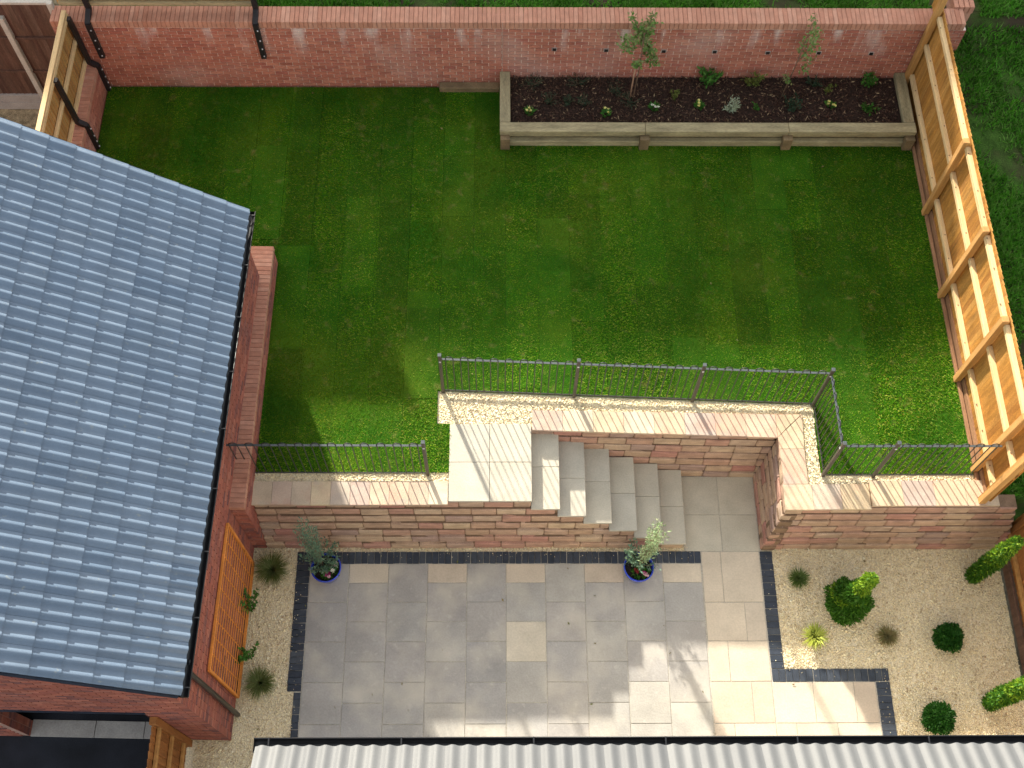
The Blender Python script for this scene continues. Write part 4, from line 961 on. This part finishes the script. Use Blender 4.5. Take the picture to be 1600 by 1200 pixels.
def shell(label, loc, n, prof, mat, ln, wd, name, cat, group=None, gold=None, stem=None):
    """foliage over a surface of revolution given by prof(t)->(r,z); returns thing with foliage and trunk"""
    t = thing(name, label, cat, loc, 0, group)
    tt = rng.uniform(0, 1, n*3); rz = np.array([prof(q) for q in tt]); keep = rng.uniform(0, rz[:, 0].max(), n*3) < rz[:, 0] + 0.02
    tt = tt[keep][:n]; rz = rz[keep][:n]; a = rng.uniform(0, 2*math.pi, len(tt)); dep = 1.06 - 0.36*rng.uniform(0, 1, len(tt))**1.3
    lump = 1 + 0.08*np.sin(a*3+tt*9) + 0.07*np.sin(a*7-tt*19)
    r = rz[:, 0]*dep*lump
    P = np.stack([np.cos(a)*r, np.sin(a)*r, rz[:, 1]], 1)
    N = np.stack([np.cos(a), np.sin(a), np.full(len(a), 0.7)], 1) + rng.normal(0, 0.75, (len(a), 3))
    if gold is None: link('foliage', leaf_mesh('foliage', P, N, ln, wd, mat), t)
    else:
        g_ = gold(tt, a, P)
        link('foliage', leaf_mesh('foliage', P[~g_], N[~g_], ln, wd, mat), t)
        link('young_growth', leaf_mesh('young_growth', P[g_], N[g_], ln, wd, m_l_gold), t)
    zt = prof(0.93)[1]
    link('trunk', MB().tube([(0, 0, 0), (0.005, 0, zt*0.5), (0, 0, zt)], [0.022, 0.016, 0.006], 6).mesh('trunk', m_bark), t)
    # a dark inner core of twigs so the ground does not show through
    pr = [(max(0.004, prof(q)[0]*0.66*min(1, (1-q)*4)), prof(q)[1]) for q in np.linspace(0.02, 0.95, 14)]
    link('twigs', MB().lathe([(0.001, pr[0][1])] + pr + [(0.001, pr[-1][1])], 12).mesh('twigs', mat), t)
    return t
def ball_prof(r): return lambda q: (r*math.sin(math.pi*min(max(q, 0.02), 0.98)), r*1.0 - r*math.cos(math.pi*q))
shell('dark green clipped box ball beside the fence on the gravel', (9.72, -1.22, 0), 3600, ball_prof(0.19), m_l_box, 0.046, 0.013, 'box_ball', 'topiary', 'box balls on the gravel')
shell('darkest clipped box ball nearest the house roof edge', (9.37, -2.41, 0), 3200, ball_prof(0.20), m_l_box, 0.062, 0.011, 'box_ball', 'topiary', 'box balls on the gravel')
def spiral_prof(q):
    z = q*1.62
    if z < 0.62: r = 0.30*math.sin(math.pi*(0.14 + 0.80*z/0.62))**0.7
    else: r = 0.125 - 0.055*(z-0.62) + 0.035*math.sin((z-0.62)*8)
    return (max(r*min(1, (1.0-q)*7+0.1), 0.012), z)
shell('bulbous green conifer with a golden upright tip in the gravel bed', (8.24, -0.70, 0.0), 8000, spiral_prof, m_l_con, 0.062, 0.013, 'conifer', 'conifer', None,
      gold=lambda tt, a, P: (tt > 0.62) & (rng.uniform(0, 1, len(tt)) < 0.75) | (np.abs(np.sin(a*0.5 - tt*5.5)) < 0.10))
def col_prof(q):
    z = q*1.85; return (max(0.015, 0.115*math.sin(math.pi*(0.10+0.80*q))**0.5*(1.1-0.35*q)), z)
for lab, loc in (('upright columnar conifer in the corner of stone wall and fence', (10.31, -0.24, 0)), ('upright columnar conifer against the fence near the house roof', (10.22, -2.17, 0))):
    shell(lab, loc, 5000, col_prof, m_l_con, 0.058, 0.012, 'columnar_conifer', 'conifer', 'columnar conifers beside the lower fence', gold=lambda tt, a, P: (rng.uniform(0, 1, len(tt)) < 0.12 + 0.42*(tt > 0.5)))
GR = 'grass tufts in the gravel'
tuft('olive green grass tuft near the path edging below the stone wall', (7.58, -0.28, 0), 420, 0.20, 0.18, m_l_grasst, 0.005, group=GR)
tuft('bright lime yellow grass tuft beside the path corner', (7.72, -1.19, 0), 240, 0.22, 0.21, m_l_lime, 0.008, group=GR)
tuft('brownish grass tuft in the middle of the gravel bed', (8.83, -1.18, 0), 420, 0.19, 0.18, m_l_brown, 0.005, group=GR)
tuft('dark grass tuft in the corner of garage wall and stone wall', (-0.57, -0.12, 0), 700, 0.24, 0.28, m_l_dkt, 0.004, group=GR)
tuft('dark grass tuft by the near end of the orange trellis', (-0.60, -1.86, 0), 700, 0.24, 0.25, m_l_dkt, 0.004, group=GR)
def leafy(label, loc, n, h, rad, mat, ln, wd, name, cat, stems=6, group=None, bark=None, up=0.8, bot=0.1):
    t = thing(name, label, cat, loc, 0, group); mb = MB(); Ps = []; Ns = []
    for i in range(stems):
        a = random.random()*6.28; rr = rad*math.sqrt(random.random())
        tip = Vector((math.cos(a)*rr, math.sin(a)*rr, h*(0.65+0.35*random.random())*(1-0.35*(rr/rad)**2)))
        mid = tip*0.5 + Vector((jit(rad*0.12), jit(rad*0.12), h*0.08))
        mb.tube([(0, 0, 0), mid, tip], [0.006, 0.004, 0.002], 4)
        m_ = n//stems; q = rng.uniform(bot, 1.0, m_)[:, None]
        Ps.append((1-q)**2*0 + 2*q*(1-q)*np.array(mid) + q*q*np.array(tip) + rng.normal(0, rad*0.07, (m_, 3)))
        Ns.append(rng.normal(0, 1, (m_, 3)) + np.array([math.cos(a)*0.6, math.sin(a)*0.6, up]))
    P = np.concatenate(Ps); P[:, 2] = np.maximum(P[:, 2], 0.01)
    link('foliage', leaf_mesh('foliage', P, np.concatenate(Ns), ln, wd, mat), t)
    link('stems', mb.mesh('stems', bark or m_bark), t); return t
leafy('small bright green climber at the foot of the trellis middle', (-0.80, -0.72, 0), 150, 0.75, 0.22, m_l_green, 0.06, 0.022, 'climbing_plant', 'climber', 5)
leafy('green climber with pale flowers at the foot of the near trellis half', (-0.80, -1.45, 0), 150, 0.60, 0.20, m_l_green, 0.06, 0.022, 'climbing_plant', 'climber', 5)
# ---- planter plants
ZP = 1.645
def primrose(label, x, y, fm, n=4):
    t = thing('primrose', label, 'flower', (x, y, ZP), 0, 'primroses along the planter front')
    m_ = 45; a = rng.uniform(0, 6.28, m_); P = np.stack([np.cos(a)*0.02, np.sin(a)*0.02, np.full(m_, 0.01)], 1)
    link('leaves', leaf_mesh('leaves', P, np.stack([np.cos(a), np.sin(a), rng.uniform(0.2, 1.0, m_)], 1), 0.10, 0.020, m_l_green), t)
    for i in range(n):
        q = 7; a = np.arange(q)/q*6.28; c = np.array([jit(0.07), jit(0.07), 0.08+random.random()*0.03])
        link('bloom', leaf_mesh('bloom', np.repeat(c[None], q, 0), np.stack([np.cos(a), np.sin(a), np.full(q, 0.25)], 1), 0.032, 0.014, fm), t)
primrose('leftmost primrose with one yellow bloom by the planter corner', 3.47, 7.51, m_f_yellow, 3)
primrose('creamy primrose second from the left in the planter', 4.77, 7.47, m_f_yellow, 3)
primrose('white flowered primrose just right of the first young tree', 5.61, 7.61, m_f_white, 3)
primrose('green primrose with few pale blooms left of the silver plant', 6.39, 7.64, m_f_yellow, 3)
primrose('primrose with three white yellow blooms nearest the right planter end', 8.66, 7.66, m_f_yellow, 4)
leafy('silvery variegated shrub at the middle front of the planter', (6.97, 7.56, ZP), 420, 0.22, 0.20, m_l_silver, 0.055, 0.010, 'silver_shrub', 'shrub', 14)
leafy('tiny bluish green plant right of the silvery shrub', (7.39, 7.62, ZP), 60, 0.10, 0.09, m_l_green, 0.05, 0.014, 'small_plant', 'plant', 4)
leafy('upright olive plant between the first tree and the leafy green clump', (5.96, 7.80, ZP), 110, 0.34, 0.10, m_l_olive, 0.05, 0.015, 'olive_plant', 'plant', 4)
leafy('wide leafy bright green clump against the back wall', (6.58, 8.12, ZP), 330, 0.32, 0.28, m_l_green, 0.085, 0.018, 'leafy_plant', 'plant', 14)
leafy('yellow green leafy plant beside the wide green clump', (7.38, 8.12, ZP), 170, 0.26, 0.22, m_l_olive, 0.07, 0.018, 'leafy_plant', 'plant', 8)
leafy('dim green plant at the wall right of the second tree', (8.42, 8.10, ZP), 120, 0.2, 0.18, m_l_dk, 0.06, 0.016, 'small_plant', 'plant', 7)
leafy('low dim green sprig right of the second tree, further from the wall', (8.66, 8.0, ZP), 80, 0.12, 0.14, m_l_olive, 0.05, 0.014, 'small_plant', 'plant', 5)
leafy('deep green leafy plant at the wall near the right planter end', (9.38, 8.12, ZP), 170, 0.26, 0.16, m_l_green, 0.075, 0.016, 'leafy_plant', 'plant', 8)
leafy('fresh green plant at the front near the right planter end', (9.32, 7.57, ZP), 120, 0.16, 0.16, m_l_green, 0.07, 0.016, 'leafy_plant', 'plant', 7)
leafy('grey green shrub at the foot of the second young tree', (7.93, 7.60, ZP), 260, 0.26, 0.22, m_l_dk, 0.05, 0.016, 'low_shrub', 'shrub', 10)
FG = 'dark feathery plants in the left half of the planter'
for lab, x, y, r_ in (('dark feathery plant at the foot of the first young tree', 5.22, 7.70, 0.22), ('dark feathery plant just left of the first young tree', 4.96, 7.92, 0.24),
                      ('dark feathery plant near the wall in the left planter corner', 3.52, 8.08, 0.22), ('dark feathery plant behind the leftmost primrose', 3.80, 7.72, 0.20),
                      ('small dark feathery plant left of the creamy primrose', 4.12, 7.70, 0.13), ('brownish feathery plant directly behind the creamy primrose', 4.42, 7.66, 0.15),
                      ('dark feathery plant at the wall, third from the planter left end', 4.30, 8.12, 0.22)):
    leafy(lab, (x, y, ZP), 260, 0.20, r_, m_l_dk, 0.045, 0.006, 'feathery_plant', 'plant', 12, FG)
def young_tree(label, x, y, h, crown_r, n, lean, cz, stake):
    t = thing('young_tree', label, 'tree', (x, y, ZP), 0, 'young trees in the planter')
    top = Vector((lean, 0.02, h)); mid = top*0.5 + Vector((0.02, 0, 0))
    link('trunk', MB().tube([(0, 0, -0.05), mid, top], [0.014, 0.010, 0.005], 6).mesh('trunk', m_bark), t)
    if stake:
        link('stake', MB().tube([(-0.05, 0.02, -0.05), (-0.03, 0.02, 0.95)], 0.014, 6).mesh('stake', m_stake), t)
        link('tie', MB().box((-0.02, 0.02, 0.86), (0.08, 0.05, 0.03)).mesh('tie', m_black), t)
    mb = MB(); Ps = []; Ns = []
    for i in range(16 if stake else 12):
        zf = random.uniform(cz, 0.98); s = mid.lerp(top, max(0, zf*2-1)) if zf > 0.5 else mid*(zf*2); a = random.random()*6.28
        l = crown_r*random.uniform(0.45, 1.0)*(1.15-0.5*abs(zf-0.75)*2); e = s + Vector((math.cos(a)*l, math.sin(a)*l*0.9, l*random.uniform(0.2, 0.8)))
        mb.tube([s, (s+e)/2+Vector((0, 0, 0.02)), e], [0.005, 0.004, 0.002], 4)
        m_ = n//14; q = rng.uniform(0.35, 1.05, m_)[:, None]
        Ps.append(np.array(s)*(1-q) + np.array(e)*q + rng.normal(0, 0.035, (m_, 3))); Ns.append(rng.normal(0, 1, (m_, 3)) + [math.cos(a)*0.7, math.sin(a)*0.7, 0.3])
    link('branches', mb.mesh('branches', m_bark), t)
    link('crown', leaf_mesh('crown', np.concatenate(Ps), np.concatenate(Ns), 0.070, 0.022, m_l_tree), t)
young_tree('staked young tree with the fuller leafy crown in the planter', 5.25, 7.78, 1.62, 0.36, 700, 0.03, 0.52, True)
young_tree('thin sparse young tree further right in the planter', 7.83, 7.84, 1.72, 0.30, 300, 0.12, 0.30, False)

n = 70; Pl_ = np.concatenate([np.stack([rng.uniform(-0.9, 10.6, 45), rng.uniform(-2.7, 0.2, 45), np.full(45, 0.012)], 1), np.stack([rng.uniform(-0.6, 9.9, 25), rng.uniform(1.0, 8.2, 25), np.full(25, ZT+0.02)], 1)])
Pl_ = Pl_[~((Pl_[:, 1] > 0.4) & (Pl_[:, 0] > 2.0) & (Pl_[:, 0] < 7.8) & (Pl_[:, 1] < 2.4)) & ~((Pl_[:, 1] > 6.9) & (Pl_[:, 0] > 2.8))]
Nl_ = np.stack([rng.normal(size=len(Pl_)), rng.normal(size=len(Pl_)), rng.uniform(0, 0.25, len(Pl_))], 1)
o = link('leaf_litter', leaf_mesh('leaf_litter', Pl_, Nl_, 0.05, 0.014, m_l_brown)); tag(o, 'few brown fallen leaves scattered over paving, gravel and lawn', 'leaves', kind='stuff')
# ================================================================= BLUE POTS
def pot(label, x, y):
    t = thing('blue_pot', label, 'pot', (x, y, 0), 0, 'blue glazed pots on the patio')
    link('pot_body', MB().lathe([(0.001, 0.0), (0.145, 0.0), (0.155, 0.02), (0.19, 0.18), (0.215, 0.33), (0.232, 0.345), (0.235, 0.375), (0.225, 0.385), (0.210, 0.375), (0.205, 0.33), (0.20, 0.31)], 32).mesh('pot_body', m_pot), t)
    link('compost', MB().lathe([(0.001, 0.325), (0.12, 0.33), (0.206, 0.318)], 24).mesh('compost', m_compost), t); return t
pot('blue glazed pot at the left end of the blue edging', 0.30, -0.17); pot('blue glazed pot at the foot of the steps', 5.08, -0.17)
def pot_shrub(label, x, y, mat, low, h, lean):
    t = thing('potted_shrub', label, 'shrub', (x, y, 0.31)); mb = MB(); Ps = []; Ns = []; Pl = []; Nl = []
    for i in range(26):
        a = random.random()*6.28; tall = i < 13
        hh = h*random.uniform(0.55, 1.0) if tall else random.uniform(0.18, 0.42)
        rr = random.uniform(0.03, 0.15) if tall else random.uniform(0.18, 0.34)
        e = Vector((math.cos(a)*rr + lean*hh, math.sin(a)*rr*0.8+ (0.06 if not tall else 0), hh)); m = e*0.5 + Vector((jit(0.03), jit(0.03), hh*0.06))
        mb.tube([(0, 0, 0), m, e], [0.005, 0.004, 0.002], 4); k = 72 if tall else 40; q = rng.uniform(0.22, 1.03, k)[:, None]
        P = 2*q*(1-q)*np.array(m) + q*q*np.array(e) + rng.normal(0, 0.022, (k, 3)); N = rng.normal(0, 1, (k, 3)) + [math.cos(a)*0.4, math.sin(a)*0.4, 0.5]
        (Ps if tall else Pl).append(P); (Ns if tall else Nl).append(N)
    link('foliage', leaf_mesh('foliage', np.concatenate(Ps), np.concatenate(Ns), 0.062, 0.009, mat), t)
    link('lower_foliage', leaf_mesh('lower_foliage', np.concatenate(Pl), np.concatenate(Nl), 0.06, 0.014, low), t)
    link('stems', mb.mesh('stems', m_bark), t)
pot_shrub('feathery grey green shrub growing in the left blue pot', 0.26, -0.14, m_l_euc, m_l_euc, 2.1, -0.02)
pot_shrub('pale yellow green feathery shrub growing in the right blue pot', 5.08, -0.14, m_l_euc2, m_l_euc, 2.0, 0.05)
def pansies(label, x, y, fms):
    t = thing('pansy', label, 'flower', (x, y, 0.32)); m_ = 70; a = rng.uniform(0, 6.28, m_); r = 0.12*np.sqrt(rng.uniform(0, 1, m_))
    link('leaves', leaf_mesh('leaves', np.stack([np.cos(a)*r, np.sin(a)*r*0.6, np.full(m_, 0.01)], 1), np.stack([np.cos(a), np.sin(a), rng.uniform(0.4, 1.5, m_)], 1), 0.07, 0.02, m_l_green), t)
    for i, (dx, dy, fm) in enumerate(fms):
        q = 8; a = np.arange(q)/q*6.28
        link('bloom', leaf_mesh('bloom', np.repeat(np.array([[dx, dy, 0.08]]), q, 0), np.stack([np.cos(a), np.sin(a), np.full(q, 0.3)], 1), 0.042, 0.02, fm), t)
pansies('magenta and white pansies in the front of the left blue pot', 0.36, -0.26, [(-0.03, -0.03, m_f_pink), (0.0, -0.06, m_f_pale), (0.05, 0.03, m_f_white), (0.10, 0.13, m_f_pale), (-0.01, -0.01, m_f_pink)])
pansies('pink and dark red pansies in the front of the right blue pot', 5.10, -0.26, [(-0.07, 0.03, m_f_red), (-0.05, 0.01, m_f_red), (0.06, -0.03, m_f_pale), (0.10, -0.05, m_f_pale), (0.05, -0.01, m_f_pink)])
